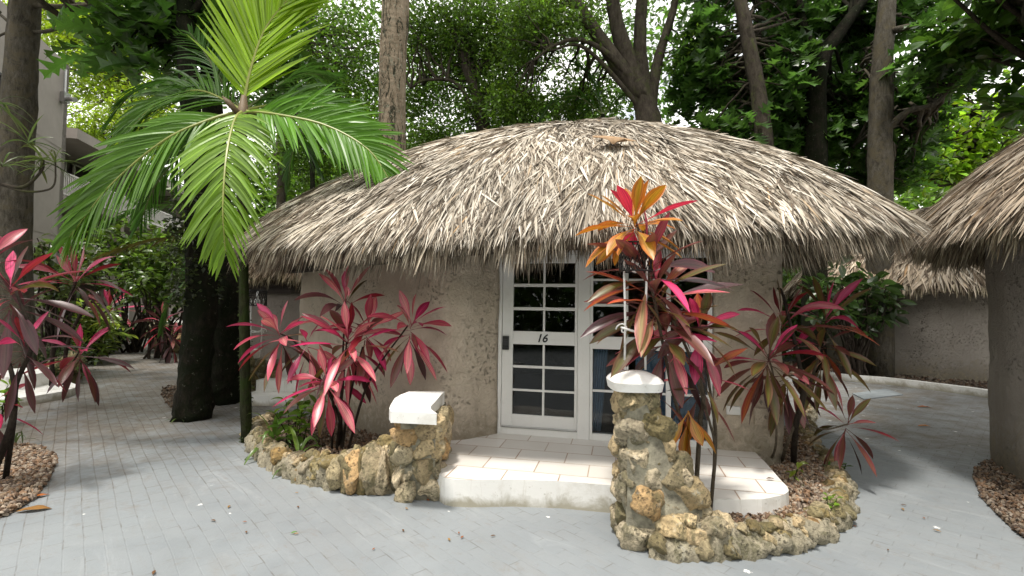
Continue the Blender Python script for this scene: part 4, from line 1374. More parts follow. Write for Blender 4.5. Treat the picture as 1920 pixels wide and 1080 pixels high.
railing(bA, cA - dA * 9 + nA * 1.12, cA - dA * 5.77 + nA * 1.12, 6.45, 1.15, M['blackiron'], 0.16, 0.016)
railing(bA, cA - dA * 5.77 + nA * 1.12, cA - dA * 5.77 + nA * .05, 6.45, 1.15, M['blackiron'], 0.16, 0.016)
mb = MB()
tp_ = np.append(cA - dA * 0.55 + nA * .10, 9.35)
tube(mb, [tp_, tp_ + A(0, 0, .9)], [0.045], 8)
box(mb, tuple(tp_ + A(-.12, -.12, -.35)), tuple(tp_ + A(.12, .12, .02)))
tube(mb, [tp_ + A(.1, 0, -.2), tp_ + A(.55, -.15, -.3)], [0.09], 10)
tag(mb.build("security_camera", M['steel'], loc=tp_), "small grey security camera and mast at the top corner of the nearest apartment block", "camera")

# ------------------------------------------------------------------ foliage
def spherepts(n):
    return unit(rng.normal(size=(n, 3)))
def greens(n, base, spread=0.25, yellow=0.0):
    b = np.array(base, float)
    k = np.exp(rng.normal(0, spread, n))[:, None]
    c = b[None] * k
    yl = (rng.random(n) * yellow)[:, None]
    c = c * (1 - yl) + np.array([b[1] * 1.5, b[1] * 1.55, b[2] * 0.8])[None] * yl
    return np.column_stack([np.clip(c, 0.003, 0.7), np.ones(n)])
QL = np.array([(0, 0, 0), (-.5, .42, .06), (0, 1, -.05), (.5, .42, .06)], float)
QF = np.array([[0, 3, 2, 1]])
def basis(d, up):
    d = unit(d); s = unit(np.cross(d, up)); nn = np.cross(s, d)
    return np.stack([s, d, nn], -1)                       # columns: across, along, normal
def small_leaves(mb, centers, per, rad, size, base, spread=0.3, yellow=0.1, flat=0.6, aspect=0.42, mat=0):
    n = len(centers) * per
    c = np.repeat(np.asarray(centers, float), per, 0)
    off = rng.normal(0, 1, (n, 3)) * A(1, 1, flat) * rad * 0.6
    d = unit(off + rng.normal(0, .5, (n, 3)) * rad + A(0, 0, -0.25) * rad)
    up = unit(rng.normal(0, .55, (n, 3)) + A(0, 0, 1))
    L = rng.uniform(*size, n)
    Rm = basis(d, up) * np.stack([L * aspect, L, L], 1)[:, None, :]
    many(mb, QL, QF, Rm, c + off, greens(n, base, spread, yellow), mat)
LOBE_T = np.linspace(0, 1, 17)
def lobed_leaves(mb, base, d, up, L, col, droop, two=False):
    t = LOBE_T
    k = np.arange(17) % 3
    env = np.sin(np.clip(t * .98 + .03, 0, 1) * math.pi) ** 0.55 * (0.80 + 0.3 * np.sin(t * math.pi))
    prof = np.maximum(env * np.where(k == 1, 1.0, np.where(k == 2, 0.66, 0.24)), 0.025)
    prof[-1] = 0.02
    lead = np.where(k == 1, 0.11, np.where(k == 2, 0.05, 0.0)) * env
    ribbons(mb, base, d, up, L, L * rng.uniform(.58, .76, len(base)), prof, droop=droop, fold=0.30, col=col, lead=lead, wave=0.06)
def breadfruit(mb, centers, per, size, base, spread=0.3, yellow=0.06):
    n = len(centers) * per
    c = np.repeat(np.asarray(centers, float), per, 0)
    az = np.tile(np.arange(per) * 2.4, len(centers)) + np.repeat(rng.uniform(0, 6.28, len(centers)), per)
    el = np.tile(np.linspace(1.1, -0.25, per), len(centers)) + rng.normal(0, .2, n)
    d = np.stack([np.cos(az) * np.cos(el), np.sin(az) * np.cos(el), np.sin(el)], 1)
    up = unit(A(0, 0, 1) - d * d[:, 2:3] + rng.normal(0, .2, (n, 3)))
    L = rng.uniform(*size, n)
    b0 = c + d * (L * 0.22)[:, None]
    lobed_leaves(mb, b0, d, up, L, greens(n, base, spread, yellow), rng.uniform(.5, 1.6, n))
def oval_leaves(mb, centers, per, size, base, spread=0.3, yellow=0.1, width=0.5, droop=(0.2, 1.0), rad=0.1):
    n = len(centers) * per
    c = np.repeat(np.asarray(centers, float), per, 0)
    d = unit(rng.normal(size=(n, 3)) * A(1, 1, .6) + A(0, 0, .15))
    up = unit(A(0, 0, 1) + rng.normal(0, .45, (n, 3)))
    L = rng.uniform(*size, n)
    ribbons(mb, c + d * rad * rng.uniform(.2, 1, n)[:, None], d, up, L, L * width, leafprof(5, 0.5, .15), droop=rng.uniform(*droop, n), fold=.25, col=greens(n, base, spread, yellow))

def limb(a, b, sag=0.15, n=7):
    a, b = np.asarray(a, float), np.asarray(b, float)
    t = np.linspace(0, 1, n)[:, None]
    L = np.linalg.norm(b - a)
    p = a + (b - a) * t + A(0, 0, 1) * (np.sin(t * math.pi) * L * sag)
    p[1:-1] += rng.normal(0, L * 0.025, (n - 2, 3))
    return p
def tree(name, label, cat, group, trunk, radii, blobs, leaf, bark, limbs=(), loc=None, twig=0.5, k=12, leafmat='leaf', attach=0.45, rough=0.03, twigr=0.035):
    trunk = np.asarray(trunk, float)
    loc = trunk[0] if loc is None else loc
    t = thing(name, loc, label, cat, group)
    mb = MB()
    path = catmull(trunk, 8)
    tube(mb, path, radii, k, rough=rough)
    src = list(path[int(len(path) * attach):])
    for lp_, lr in limbs:
        pth = catmull(np.asarray(lp_, float), 6)
        tube(mb, pth, lr, 8, rough=rough)
        src += list(pth[len(pth) // 3:])
    src = np.array(src)
    ml = MB()
    for c, r, n in blobs:
        c, r = np.asarray(c, float), np.asarray(r, float)
        u = spherepts(n) * (rng.random(n) ** 0.45)[:, None]
        cen = c + u * r
        for p in cen:
            if rng.random() < twig:
                s = src[np.argmin(np.linalg.norm(src - p, axis=1) + rng.uniform(0, 1.6, len(src)))]
                if np.linalg.norm(s - p) > 0.15:
                    tube(mb, limb(s, p, rng.uniform(-.05, .18)), [twigr * min(1.6, np.linalg.norm(s - p) / 2 + .3), 0.007], 5, cap=False)
        leaf(ml, cen)
    mb.build("trunk", M[bark], t, smooth=True)
    ml.build("crown", M[leafmat], t)
    return t

def frond(parent, path, npairs, Ll, wleaf, col, droop=(0.4, 1.0), sweep=(0.9, 0.35), vee=0.35, upv=None, spread=0.12, leafmat='palmleaf', rach='rachis', r0=0.02, bare=0.10, name="frond", up_side=None, yellow_tips=False):
    """a feather frond: curved rachis with leaflets in a V on both sides"""
    path = catmull(np.asarray(path, float), 12)
    s = np.concatenate([[0], np.cumsum(np.linalg.norm(np.diff(path, axis=0), axis=1))]); s /= s[-1]
    T = unit(np.gradient(path, axis=0))
    u0 = A(0, 0, 1) if upv is None else np.asarray(upv, float)
    mb = MB()
    tube(mb, path, [r0, r0 * .7, r0 * .25], 6, mat=1)
    t = np.linspace(bare, 0.985, npairs)
    pos = np.stack([np.interp(t, s, path[:, i]) for i in range(3)], 1)
    tan = unit(np.stack([np.interp(t, s, T[:, i]) for i in range(3)], 1))
    sd = unit(np.cross(tan, u0)); nn = np.cross(sd, tan)
    for sg in (-1, 1):
        m_ = npairs
        a = np.interp(t, [0, 1], sweep) + rng.normal(0, .06, m_)         # angle from the rachis
        ln = Ll * np.interp(t, [0, .12, .4, .7, 1], [.45, .75, 1.0, .85, .42]) * rng.uniform(.9, 1.08, m_)
        v = vee + rng.normal(0, spread, m_)
        d = tan * np.cos(a)[:, None] + (sd * sg * np.cos(v)[:, None] + nn * np.sin(v)[:, None]) * np.sin(a)[:, None]
        up = unit(nn - sd * sg * 0.5 + rng.normal(0, .12, (m_, 3)))
        cc = np.array(col)[None] * np.exp(rng.normal(0, .10, (m_, 1)))
        if yellow_tips:
            cc = cc * np.array([1.0, 1.0, 1.0])
        cc = np.column_stack([cc, np.ones(m_)])
        ribbons(mb, pos + rng.normal(0, .004, (m_, 3)), d, up, ln, wleaf * rng.uniform(.85, 1.15, m_), np.array([.45, .8, 1.0, .95, .8, .5, .05]), droop=rng.uniform(*droop, m_), fold=.35, col=cc)
    return mb.build(name, [M[leafmat], M[rach]], parent)

# ---- the slim palm by the hut's left corner
ptop = P(455, 208, 5.55)
pbase = np.append(G(463, 828)[:2], 0)
palm = thing("slim_palm", pbase, "slim palm with moss covered stem and bright feathery fronds at the hut's left corner", "palm")
mb = MB()
tube(mb, catmull([pbase + A(0, 0, -.02), P(459, 650, 5.6), P(456, 450, 5.58), P(452, 300, 5.56), ptop], 6), [0.062, 0.056, 0.05, 0.048, 0.05], 10, rough=0.05)
mb.build("trunk", M['thinbark'], palm, smooth=True)
mb = MB()
n_ = 900                                                # moss and creeper rooted along the stem
tz = rng.random(n_) ** 1.2
cen = pbase + (P(456, 420, 5.58) - pbase) * tz[:, None]
a_ = rng.uniform(0, 6.28, n_)
cen += np.stack([np.cos(a_), np.sin(a_), 0 * a_], 1) * 0.055
small_leaves(mb, cen, 1, 0.012, (0.015, 0.04), (0.05, 0.075, 0.018), aspect=0.6)
mb.build("moss", M['leaf'], palm)
mb = MB()
tube(mb, [ptop - A(0, 0, .38), ptop - A(0, 0, .1), ptop + A(0.01, 0, .18)], [0.05, 0.075, 0.03], 10)
tube(mb, [ptop + A(-.02, -.06, -.05), ptop + A(-.10, -.12, .05), ptop + A(-.17, -.12, .12)], [0.03, 0.035, 0.006], 6)
mb.build("crown_shaft", M['sheath'], palm, smooth=True)
h = ptop
PY = (0.27, 0.43, 0.02); PG = (0.11, 0.26, 0.02); PD = (0.05, 0.125, 0.018)
Pf = lambda x, y, dy=0.0: P(x, y, 5.55 + dy)
frond(palm, [h, Pf(470, 130, .05), Pf(500, 50, .12), Pf(560, -25, .1)], 60, 1.05, 0.046, PY, droop=(0.0, .25), sweep=(.80, .35), vee=.15, upv=(0.25, -1, .1), r0=.022)
frond(palm, [h, Pf(440, 225, -.35), Pf(425, 290, -.75), Pf(418, 390, -.95), Pf(423, 475, -.9)], 50, 0.74, 0.042, (0.17, 0.30, 0.025), droop=(0.5, 1.0), sweep=(1.15, .5), vee=.05, upv=(0, -.9, .5), r0=.018)
frond(palm, [h, Pf(400, 222, -.15), Pf(310, 262, -.35), Pf(210, 345, -.45), Pf(130, 445, -.4)], 56, .86, 0.046, (0.12, 0.25, 0.03), droop=(0.3, .9), sweep=(.75, .30), vee=.12, upv=(0.1, -1, .35))
frond(palm, [h, Pf(520, 215, -.1), Pf(610, 235, -.15), Pf(690, 280, -.25), Pf(735, 345, -.3)], 56, 0.74, 0.042, PG, droop=(0.2, .8), sweep=(.95, .35), vee=.15, upv=(0, -1, .4))
frond(palm, [h, Pf(400, 170, .3), Pf(330, 150, .55), Pf(255, 170, .8), Pf(200, 230, .9)], 42, 0.62, 0.036, PD, droop=(0.5, 1.1), sweep=(.9, .35), vee=.2, upv=(0, -.6, .8), rach='rachis_d')
frond(palm, [h, Pf(500, 225, .3), Pf(560, 265, .6), Pf(600, 320, .7)], 34, 0.5, 0.034, PD, droop=(0.7, 1.4), sweep=(.95, .4), vee=.15, rach='rachis_d')
frond(palm, [h, Pf(400, 240, .3), Pf(340, 290, .6), Pf(290, 350, .8), Pf(262, 420, .85)], 40, 0.7, 0.036, PD, droop=(0.6, 1.3), sweep=(.8, .35), vee=.2, rach='rachis_d')
frond(palm, [h, Pf(420, 160, .3), Pf(385, 100, .5), Pf(355, 60, .65)], 30, 0.6, 0.036, PD, droop=(0.3, .9), sweep=(.85, .35), vee=.2, upv=(0, -.8, .4), rach='rachis_d')
frond(palm, [h, Pf(510, 170, .35), Pf(560, 140, .6), Pf(620, 140, .85)], 30, 0.55, 0.034, PD, droop=(0.4, 1.0), sweep=(.85, .35), vee=.2, rach='rachis_d')

frond(palm, [h, Pf(425, 190, .1), Pf(370, 170, .2), Pf(300, 190, .3), Pf(235, 250, .35)], 50, 0.85, 0.044, (0.09, 0.2, 0.022), droop=(0.3, .9), sweep=(.85, .32), vee=.15, upv=(.1, -1, .5))
frond(palm, [h, Pf(490, 200, .15), Pf(560, 190, .25), Pf(640, 215, .3), Pf(690, 265, .3)], 44, 0.65, 0.040, (0.08, 0.19, 0.02), droop=(0.3, .9), sweep=(.85, .32), vee=.15, upv=(0, -1, .5))
# ---- cordyline shrubs
PIG = np.array([  # centre, edge, of the kinds of leaf one plant carries
    [(0.56, 0.05, 0.16), (0.40, 0.015, 0.08)],      # hot pink
    [(0.66, 0.27, 0.25), (0.55, 0.07, 0.14)],         # salmon with pink margin
    [(0.36, 0.085, 0.095), (0.36, 0.02, 0.07)],         # rose
    [(0.23, 0.018, 0.020), (0.22, 0.012, 0.035)],      # crimson
    [(0.125, 0.055, 0.033), (0.15, 0.028, 0.035)],    # bronze, reddish margin
    [(0.115, 0.115, 0.022), (0.15, 0.055, 0.030)],    # olive, reddish margin
    [(0.060, 0.030, 0.026), (0.085, 0.020, 0.03)],    # purple brown
    [(0.33, 0.10, 0.025), (0.30, 0.035, 0.03)],       # russet
    [(0.36, 0.30, 0.14), (0.40, 0.10, 0.10)]])        # straw with rosy margin
PALS = {'pink': ([.30, .42, .20, .05, .03, 0, 0, 0, 0], [.05, .20, .10, .02, .22, .18, .16, .02, .05]),
        'bronze': ([.16, .06, .06, .10, .28, .14, .06, .14, 0], [.0, .03, .02, .01, .38, .24, .12, .12, .08]),
        'dark': ([.24, .0, .12, .36, .08, 0, .20, 0, 0], [.0, 0, .02, .08, .14, .05, .71, 0, 0]),
        'green': ([.26, .08, .04, .20, .22, .20, 0, 0, 0], [.0, .02, .0, .01, .22, .62, .06, .03, .04])}
def cordcol(age, pal):
    y, o = (np.array(p) / sum(p) for p in PALS[pal])
    n = len(age)
    kind = np.array([rng.choice(9, p=(y if a < .5 else o)) for a in age])
    val = np.exp(rng.normal(0, .16, n))
    def fn(u, v):
        e = np.abs(u - 0.5) * 2
        c0 = PIG[kind, 0][:, None, None, :] * val[:, None, None, None]
        c1 = PIG[kind, 1][:, None, None, :] * val[:, None, None, None]
        m_ = np.clip((e - .3) * 1.5, 0, 1)[..., None]
        c = c0 * (1 - m_) + c1 * m_
        st = (np.clip(.22 - v, 0, .22) / .22)[..., None]        # the rosy leaf stalk
        c = c * (1 - .7 * st) + np.array([.15, .02, .03]) * .6 * st
        return np.concatenate([np.clip(c, 0, 1), np.ones(c.shape[:-1] + (1,))], -1)
    return fn
def cordcol_orange(age, hue):
    def fn(u, v):
        e = np.abs(u - 0.5) * 2
        ag = age[:, None, None, None]; hu = hue[:, None, None, None]
        olive = np.array([0.28, 0.235, 0.018]); orange = np.array([0.52, 0.20, 0.016]); pink = np.array([0.55, 0.03, 0.08])
        c = olive * (1 - hu) + orange * hu
        m_ = np.clip((e - .45) * 1.5, 0, 1)[..., None] * 0.7
        c = c * (1 - m_) + np.array([0.50, 0.07, 0.03]) * m_
        k = (hu < 0.12) * 1.0
        c = c * (1 - k) + pink * k
        return np.concatenate([np.clip(c, 0, 1), np.ones(c.shape[:-1] + (1,))], -1)
    return fn
CP = np.array([0.12, 0.11, 0.16, 0.42, 0.76, 0.97, 1.0, 0.86, 0.52, 0.04])
def rosette(parent, c, n, L, W, axis=(0, 0, 1), young=0.45, el=(1.35, -0.9), hue=(0, 1), droop=(0.4, 1.6), mode='pink', stemlen=0.0, label=None, age_bias=0.0):
    c = np.asarray(c, float)
    ax = unit(np.asarray(axis, float))
    k = np.arange(n)
    f = k / max(n - 1, 1)
    az = k * 2.39996 + rng.uniform(0, 6.28)
    e = el[0] + (el[1] - el[0]) * f ** 0.85 + rng.normal(0, .16, n)
    loc = np.stack([np.cos(az) * np.cos(e), np.sin(az) * np.cos(e), np.sin(e)], 1)
    a1 = unit(np.cross(ax, A(0.31, .95, .05))); a2 = np.cross(ax, a1)
    d = loc[:, :1] * a1 + loc[:, 1:2] * a2 + loc[:, 2:3] * ax
    up = unit(ax[None] - d * (d @ ax)[:, None] + rng.normal(0, .25, (n, 3)))
    Ls = L * (0.62 + 0.48 * np.sin(np.clip(f * 1.25 + .1, 0, 1) * math.pi * .62)) * rng.uniform(.85, 1.12, n)
    age = np.clip((f - young * .75) / max(1 - young * .75, .1) + rng.normal(0, .26, n) + age_bias, 0, 1)
    hu = rng.uniform(*hue, n)
    fn = cordcol_orange(age, hu) if mode == 'orange' else cordcol(age, mode)
    mb = MB()
    base = c - ax * (f * stemlen)[:, None] * 1.0
    ribbons(mb, base, d, up, Ls, 1.10 * W * rng.uniform(.8, 1.15, n), CP, droop=rng.uniform(*droop, n) * np.clip(.25 + 1.1 * f, 0, 1.3), fold=.32, colfn=fn, wave=.03, twist=rng.normal(0, .25, n))
    o = mb.build("leaf_rosette", M['cord'], parent, smooth=True)
    if label: o['label'] = label
    return o
def stemto(parent, pts, r, mat):
    mb = MB()
    tube(mb, catmull(pts, 6), r, 7, rough=.05)
    return mb.build("stem", M[mat], parent, smooth=True)

GRP = "pink and bronze cordyline shrubs"
# the clump left of the door
cl = thing("cordyline_shrub", np.append(G(635, 858)[:2], .08), "full pink cordyline with dark stems against the left stucco wall beside the seat slab", "shrub", GRP)
Yc = 4.95
Q = lambda x, y, dy=0.0: P(x, y, Yc + dy)
cbx = G(635, 858)
for x, dx, tgt in ((-.08, 0, [Q(625, 760), Q(610, 720)]), (-.03, 0, [Q(640, 760), Q(650, 640)]), (.03, 0, [Q(655, 750, .1), Q(680, 650, .1)]), (.09, 0, [Q(690, 720, .0), Q(765, 610, -.05)]), (-.02, .05, [Q(632, 770, .12), Q(560, 650, .15), Q(525, 625, .1)]), (.0, .1, [Q(640, 740, .15), Q(648, 560, .15)])):
    b = np.array([cbx[0] + x, cbx[1] + dx, .04])
    stemto(cl, [b] + tgt, [0.016, 0.012, 0.008], 'stemdark')
rosette(cl, Q(652, 632), 34, .54, .080, young=.55, el=(1.3, -1.0), hue=(0, .75), axis=(0, -.25, 1), stemlen=.22)
rosette(cl, Q(690, 615, .15), 20, .48, .08, young=.5, el=(1.2, -.8), hue=(.1, .9), axis=(.25, -.1, 1), stemlen=.15)
rosette(cl, Q(647, 560, .15), 12, .48, .06, young=.6, el=(1.45, .35), hue=(.1, .8), stemlen=.12)
rosette(cl, Q(522, 622, .1), 24, .50, .08, young=.5, el=(1.3, -1.0), hue=(0, .8), axis=(-.2, -.2, 1), stemlen=.15)
rosette(cl, Q(575, 640, .15), 12, .42, .075, young=.3, el=(.9, -1.2), hue=(.2, .9), axis=(-.1, -.2, 1), stemlen=.12)
rosette(cl, Q(772, 605, -.05), 26, .46, .072, young=.5, el=(1.35, -1.1), hue=(0, .7), axis=(.15, -.15, 1), stemlen=.2)
rosette(cl, Q(612, 712, -.12), 22, .46, .08, young=.4, el=(1.3, -1.2), hue=(0, .6), axis=(0, -.35, 1), stemlen=.12)

# the tall one by the right pillar
cr_ = thing("cordyline_shrub", (P(1310, 930, 3.78)[0], 3.78, .05), "tall many leaved cordyline with an orange top rosette growing behind the right stone pillar", "shrub", GRP)
Yr = 3.55
Q = lambda x, y, dy=0.0: P(x, y, Yr + dy)
bA_, bB_ = Q(1302, 915, .1) * A(1, 1, 0) + A(0, 0, .05), Q(1330, 945, .1) * A(1, 1, 0) + A(0, 0, .05)
stemto(cr_, [bA_, Q(1285, 830, .05), Q(1258, 720), Q(1238, 620), Q(1218, 520), Q(1192, 410)], [.019, .016, .014, .012, .010, .008], 'stem')
stemto(cr_, [bA_, Q(1312, 800, .05), Q(1318, 735), Q(1290, 660), Q(1262, 600)], [.019, .016, .012, .009], 'stem')
stemto(cr_, [bB_, Q(1342, 830, .05), Q(1335, 760), Q(1325, 690), Q(1312, 620)], [.014, .011, .008], 'stem')
stemto(cr_, [bB_, Q(1340, 850), Q(1330, 790), Q(1298, 690)], [.014, .010, .007], 'stem')
rosette(cr_, Q(1190, 412), 28, .42, .088, young=.5, el=(1.4, -.55), hue=(0, 1), mode='orange', stemlen=.10, droop=(.2, 1.0), label="orange and olive top rosette")
rosette(cr_, Q(1215, 495, -.02), 22, .54, .075, young=.45, el=(1.3, -.5), hue=(0, .8), axis=(-.05, -.25, 1), stemlen=.22, mode='bronze')
rosette(cr_, Q(1228, 540, -.04), 26, .57, .080, young=.18, droop=(.3, .8), el=(.9, -.15), hue=(.05, .8), axis=(-.1, -.3, 1), stemlen=.30, age_bias=.1, mode='bronze')
rosette(cr_, Q(1262, 600, .1), 16, .46, .075, young=.1, droop=(.3, 1.1), el=(.7, -.5), hue=(.2, .9), axis=(.2, -.1, 1), stemlen=.25, age_bias=.2, mode='bronze')
rosette(cr_, Q(1250, 628, -.05), 15, .40, .07, young=.25, el=(.9, -.8), hue=(0, .5), axis=(.0, -.3, 1), stemlen=.12, mode='bronze')
rosette(cr_, Q(1312, 612, .05), 14, .40, .075, young=.3, el=(1.3, -.7), hue=(.5, 1), axis=(.15, 0, 1), stemlen=.12, mode='bronze')
rosette(cr_, Q(1326, 690, .05), 12, .36, .055, young=.4, el=(1.0, -.8), hue=(.2, .9), axis=(.25, 0, 1), stemlen=.2, mode='bronze')
rosette(cr_, Q(1290, 770, -.02), 8, .34, .07, young=.0, el=(-.7, -1.5), hue=(.3, .6), mode='orange', axis=(0, 0, 1), droop=(.5, 1), stemlen=.05)
rosette(cr_, Q(1236, 735, -.02), 7, .36, .060, young=.0, el=(.2, -1.3), hue=(.1, .5), axis=(0, 0, 1), stemlen=.08, mode='bronze', age_bias=.6)

# the one at the right wall corner
cc_ = thing("cordyline_shrub", (G(1488, 880)[0], G(1488, 880)[1], .08), "branching cordyline with a large drooping pink centred rosette at the hut's right corner", "shrub", GRP)
Yk = 4.55
Q = lambda x, y, dy=0.0: P(x, y, Yk + dy)
kb_ = G(1488, 885) * A(1, 1, 0) + A(0, 0, .06)
stemto(cc_, [kb_, Q(1492, 800), Q(1505, 720), Q(1470, 560, .1), Q(1458, 540, .1)], [.03, .026, .016, .01], 'stemdark')
stemto(cc_, [kb_ + A(-.2, .1, 0), Q(1455, 830), Q(1452, 720), Q(1440, 665, -.15)], [.012, .010, .008], 'stem')
stemto(cc_, [kb_ + A(-.1, .05, 0), Q(1480, 820), Q(1525, 700, .2), Q(1545, 610, .2)], [.018, .014, .009], 'stem')
stemto(cc_, [Q(1500, 790), Q(1545, 805, .1), Q(1590, 795, .1)], [.010, .007], 'stem')
rosette(cc_, Q(1442, 668, -.15), 32, .52, .085, young=.32, el=(1.35, -1.2), hue=(0, 1), axis=(.05, -.3, 1), stemlen=.12, mode='green', label="large rosette with pink upright leaves and green drooping ones")
rosette(cc_, Q(1466, 600, .1), 16, .50, .065, young=.6, el=(1.4, -.1), hue=(.4, 1), axis=(-.05, 0, 1), stemlen=.15, mode='green')
rosette(cc_, Q(1550, 590, .2), 18, .48, .07, young=.6, el=(1.4, -.2), hue=(.3, 1), axis=(.15, 0, 1), stemlen=.15, mode='green')
rosette(cc_, Q(1545, 640, .2), 24, .46, .065, young=.1, el=(.6, -1.1), hue=(.6, 1), axis=(.1, 0, 1), stemlen=.25, age_bias=.3, mode='green')
rosette(cc_, Q(1480, 690, .15), 20, .46, .07, young=.1, el=(.4, -1.2), hue=(.6, 1), axis=(.1, 0, 1), stemlen=.25, age_bias=.3, mode='green')
rosette(cc_, Q(1590, 793, .1), 16, .40, .06, young=.35, el=(1.4, -1.2), hue=(.5, .95), axis=(.3, -.1, 1), stemlen=.1, mode='green')

# the dark ones at the left edge
ce = thing("cordyline_shrub", (-4.55, 4.35, 0), "dark crimson cordyline cut off by the left edge above the pebble bed", "shrub", GRP)
Ye = 4.15
Q = lambda x, y, dy=0.0: P(x, y, Ye + dy)
stemto(ce, [A(-4.6, 4.3, 0), Q(20, 800), Q(30, 720), Q(60, 640), Q(28, 540)], [.03, .025, .016, .010], 'stemdark')
stemto(ce, [A(-4.55, 4.4, 0), Q(28, 740), Q(0, 640), Q(-40, 560)], [.024, .016, .010], 'stemdark')
rosette(ce, Q(20, 535), 24, .58, .080, young=.3, el=(1.3, -1.0), hue=(.2, .9), axis=(.1, -.1, 1), stemlen=.25, age_bias=.12, mode='dark')
rosette(ce, Q(48, 640), 14, .46, .06, young=.3, el=(1.1, -.9), hue=(.2, .9), axis=(.2, 0, 1), stemlen=.2, age_bias=.12, mode='dark')
rosette(ce, Q(-20, 480), 12, .5, .075, young=.5, el=(1.3, 0), hue=(.3, .9), stemlen=.15, mode='dark')
rosette(ce, Q(-8, 750), 10, .35, .05, young=0, el=(.4, -1.0), hue=(.2, .9), stemlen=.2, age_bias=.3, mode='dark')
cf = thing("cordyline_shrub", np.append(P(100, 700, 7.6)[:2], .3), "dark crimson cordyline with hanging purple leaves in front of the left stone hedge bed", "shrub", GRP)
Q = lambda x, y, dy=0.0: P(x, y, 7.6 + dy)
fb = P(98, 700, 7.6) * A(1, 1, 0) + A(0, 0, .3)
stemto(cf, [fb, Q(100, 650), Q(120, 590), Q(142, 528)], [.035, .03, .018], 'stemdark')
stemto(cf, [fb + A(.1, .1, 0), Q(125, 650), Q(150, 590), Q(165, 560)], [.03, .025, .016], 'stemdark')
stemto(cf, [fb + A(.1, 0, 0), Q(125, 700, -.2), Q(148, 660, -.3)], [.02, .012], 'stemdark')
rosette(cf, Q(143, 525), 22, .80, .09, young=.45, el=(1.35, -.6), hue=(.3, .9), stemlen=.15, age_bias=.1, mode='dark')
rosette(cf, Q(150, 662, -.3), 18, .66, .095, young=.3, el=(1.4, -1.2), hue=(.2, .7), axis=(.15, -.2, 1), stemlen=.12, age_bias=.2, mode='dark')
cg = thing("cordyline_shrub", np.append(P(205, 625, 17)[:2], 0), "far red cordyline by the apartment entrance", "shrub", GRP)
rosette(cg, P(205, 575, 17), 30, 1.0, .12, young=.6, el=(1.3, -.8), hue=(.3, .9), stemlen=.4)
rosette(cg, P(190, 600, 17), 24, .9, .12, young=.2, el=(1.0, -1.2), hue=(.6, 1), stemlen=.6, age_bias=.2)
stemto(cg, [P(205, 640, 17) * A(1, 1, 0), P(203, 600, 17), P(205, 575, 17)], [.05, .03], 'stemdark')
ch = thing("cordyline_shrub", np.append(P(305, 640, 13)[:2], 0), "small brownish cordyline in the round stone edged bed left of the mossy trunks", "shrub", GRP)
rosette(ch, P(305, 598, 13), 22, .65, .08, young=.2, el=(1.3, -1.1), hue=(.2, 1), stemlen=.4, age_bias=.35, mode='dark')
rosette(ch, P(325, 625, 13), 18, .6, .08, young=.1, el=(1.0, -1.2), hue=(.2, 1), stemlen=.4, age_bias=.35, mode='dark')
stemto(ch, [P(312, 665, 13) * A(1, 1, 0), P(306, 600, 13)], [.03, .02], 'stemdark')

# ---- small green plants
def strap_plant(x, y, n, L, W, col, label, h0=0.05, el=(1.3, .2), name="leafy_plant", cat="plant", group=None, droop=(.8, 2.4), z=None):
    b = G(x, y) if z is None else G(x, y, z)
    t = thing(name, b, label, cat, group)
    mb = MB()
    az = np.arange(n) * 2.4; e = np.linspace(el[0], el[1], n) + rng.normal(0, .15, n)
    d = np.stack([np.cos(az) * np.cos(e), np.sin(az) * np.cos(e), np.sin(e)], 1)
    up = unit(A(0, 0, 1) - d * d[:, 2:3] + rng.normal(0, .15, (n, 3)))
    ribbons(mb, np.tile(b + A(0, 0, h0 * .3), (n, 1)), d, up, L * rng.uniform(.7, 1.1, n), W, leafprof(9, .35, .5), droop=rng.uniform(*droop, n), fold=.3, col=greens(n, col, .15, .15))
    mb.build("leaves", M['bigleaf'], t, smooth=True)
    return t
def stem_plant(x, y, h, nst, leafL, col, label, name="leafy_plant", spread=.15, width=.5, dens=9, z=0.05, cat="plant", group=None):
    b = G(x, y, z)
    t = thing(name, b, label, cat, group)
    ms_, ml = MB(), MB()
    for k in range(nst):
        a = rng.uniform(0, 6.28); r = spread * math.sqrt(rng.random()) * 1.2
        top = b + A(math.cos(a) * r * 1.6, math.sin(a) * r * 1.6, h * rng.uniform(.6, 1.05))
        pth = limb(b + A(math.cos(a) * r * .3, math.sin(a) * r * .3, 0), top, .05, 8)
        tube(ms_, pth, [.008 if h > .2 else .004, .003], 5)
        n = dens
        tt = np.linspace(.35, 1, n)
        pos = np.stack([np.interp(tt, np.linspace(0, 1, 8), pth[:, i]) for i in range(3)], 1)
        az = np.arange(n) * 2.4 + a; e = np.linspace(-.1, .8, n) + rng.normal(0, .15, n)
        d = np.stack([np.cos(az) * np.cos(e), np.sin(az) * np.cos(e), np.sin(e)], 1)
        up = unit(A(0, 0, 1) - d * d[:, 2:3] + rng.normal(0, .2, (n, 3)))
        Lf = leafL * rng.uniform(.7, 1.15, n)
        ribbons(ml, pos, d, up, Lf, Lf * width, leafprof(7, .45, .15), droop=rng.uniform(.3, 1.3, n), fold=.25, col=greens(n, col, .16, .25))
    ms_.build("stem", M['thinbark'], t)
    ml.build("leaves", M['bigleaf'], t, smooth=True)
    return t
stem_plant(555, 848, .62, 7, .16, (0.10, 0.22, 0.03), "bright green leafy plant in the left planter beside the pink cordyline", spread=.16, width=.48, dens=10)
strap_plant(512, 838, 14, .52, .05, (0.10, 0.19, 0.035), "arching strap leaved lily at the left end of the stone ring", z=.1, name="lily_plant")
strap_plant(560, 862, 9, .40, .045, (0.09, 0.17, 0.035), "smaller strap leaved lily in the middle of the left stone ring", z=.1, name="lily_plant")
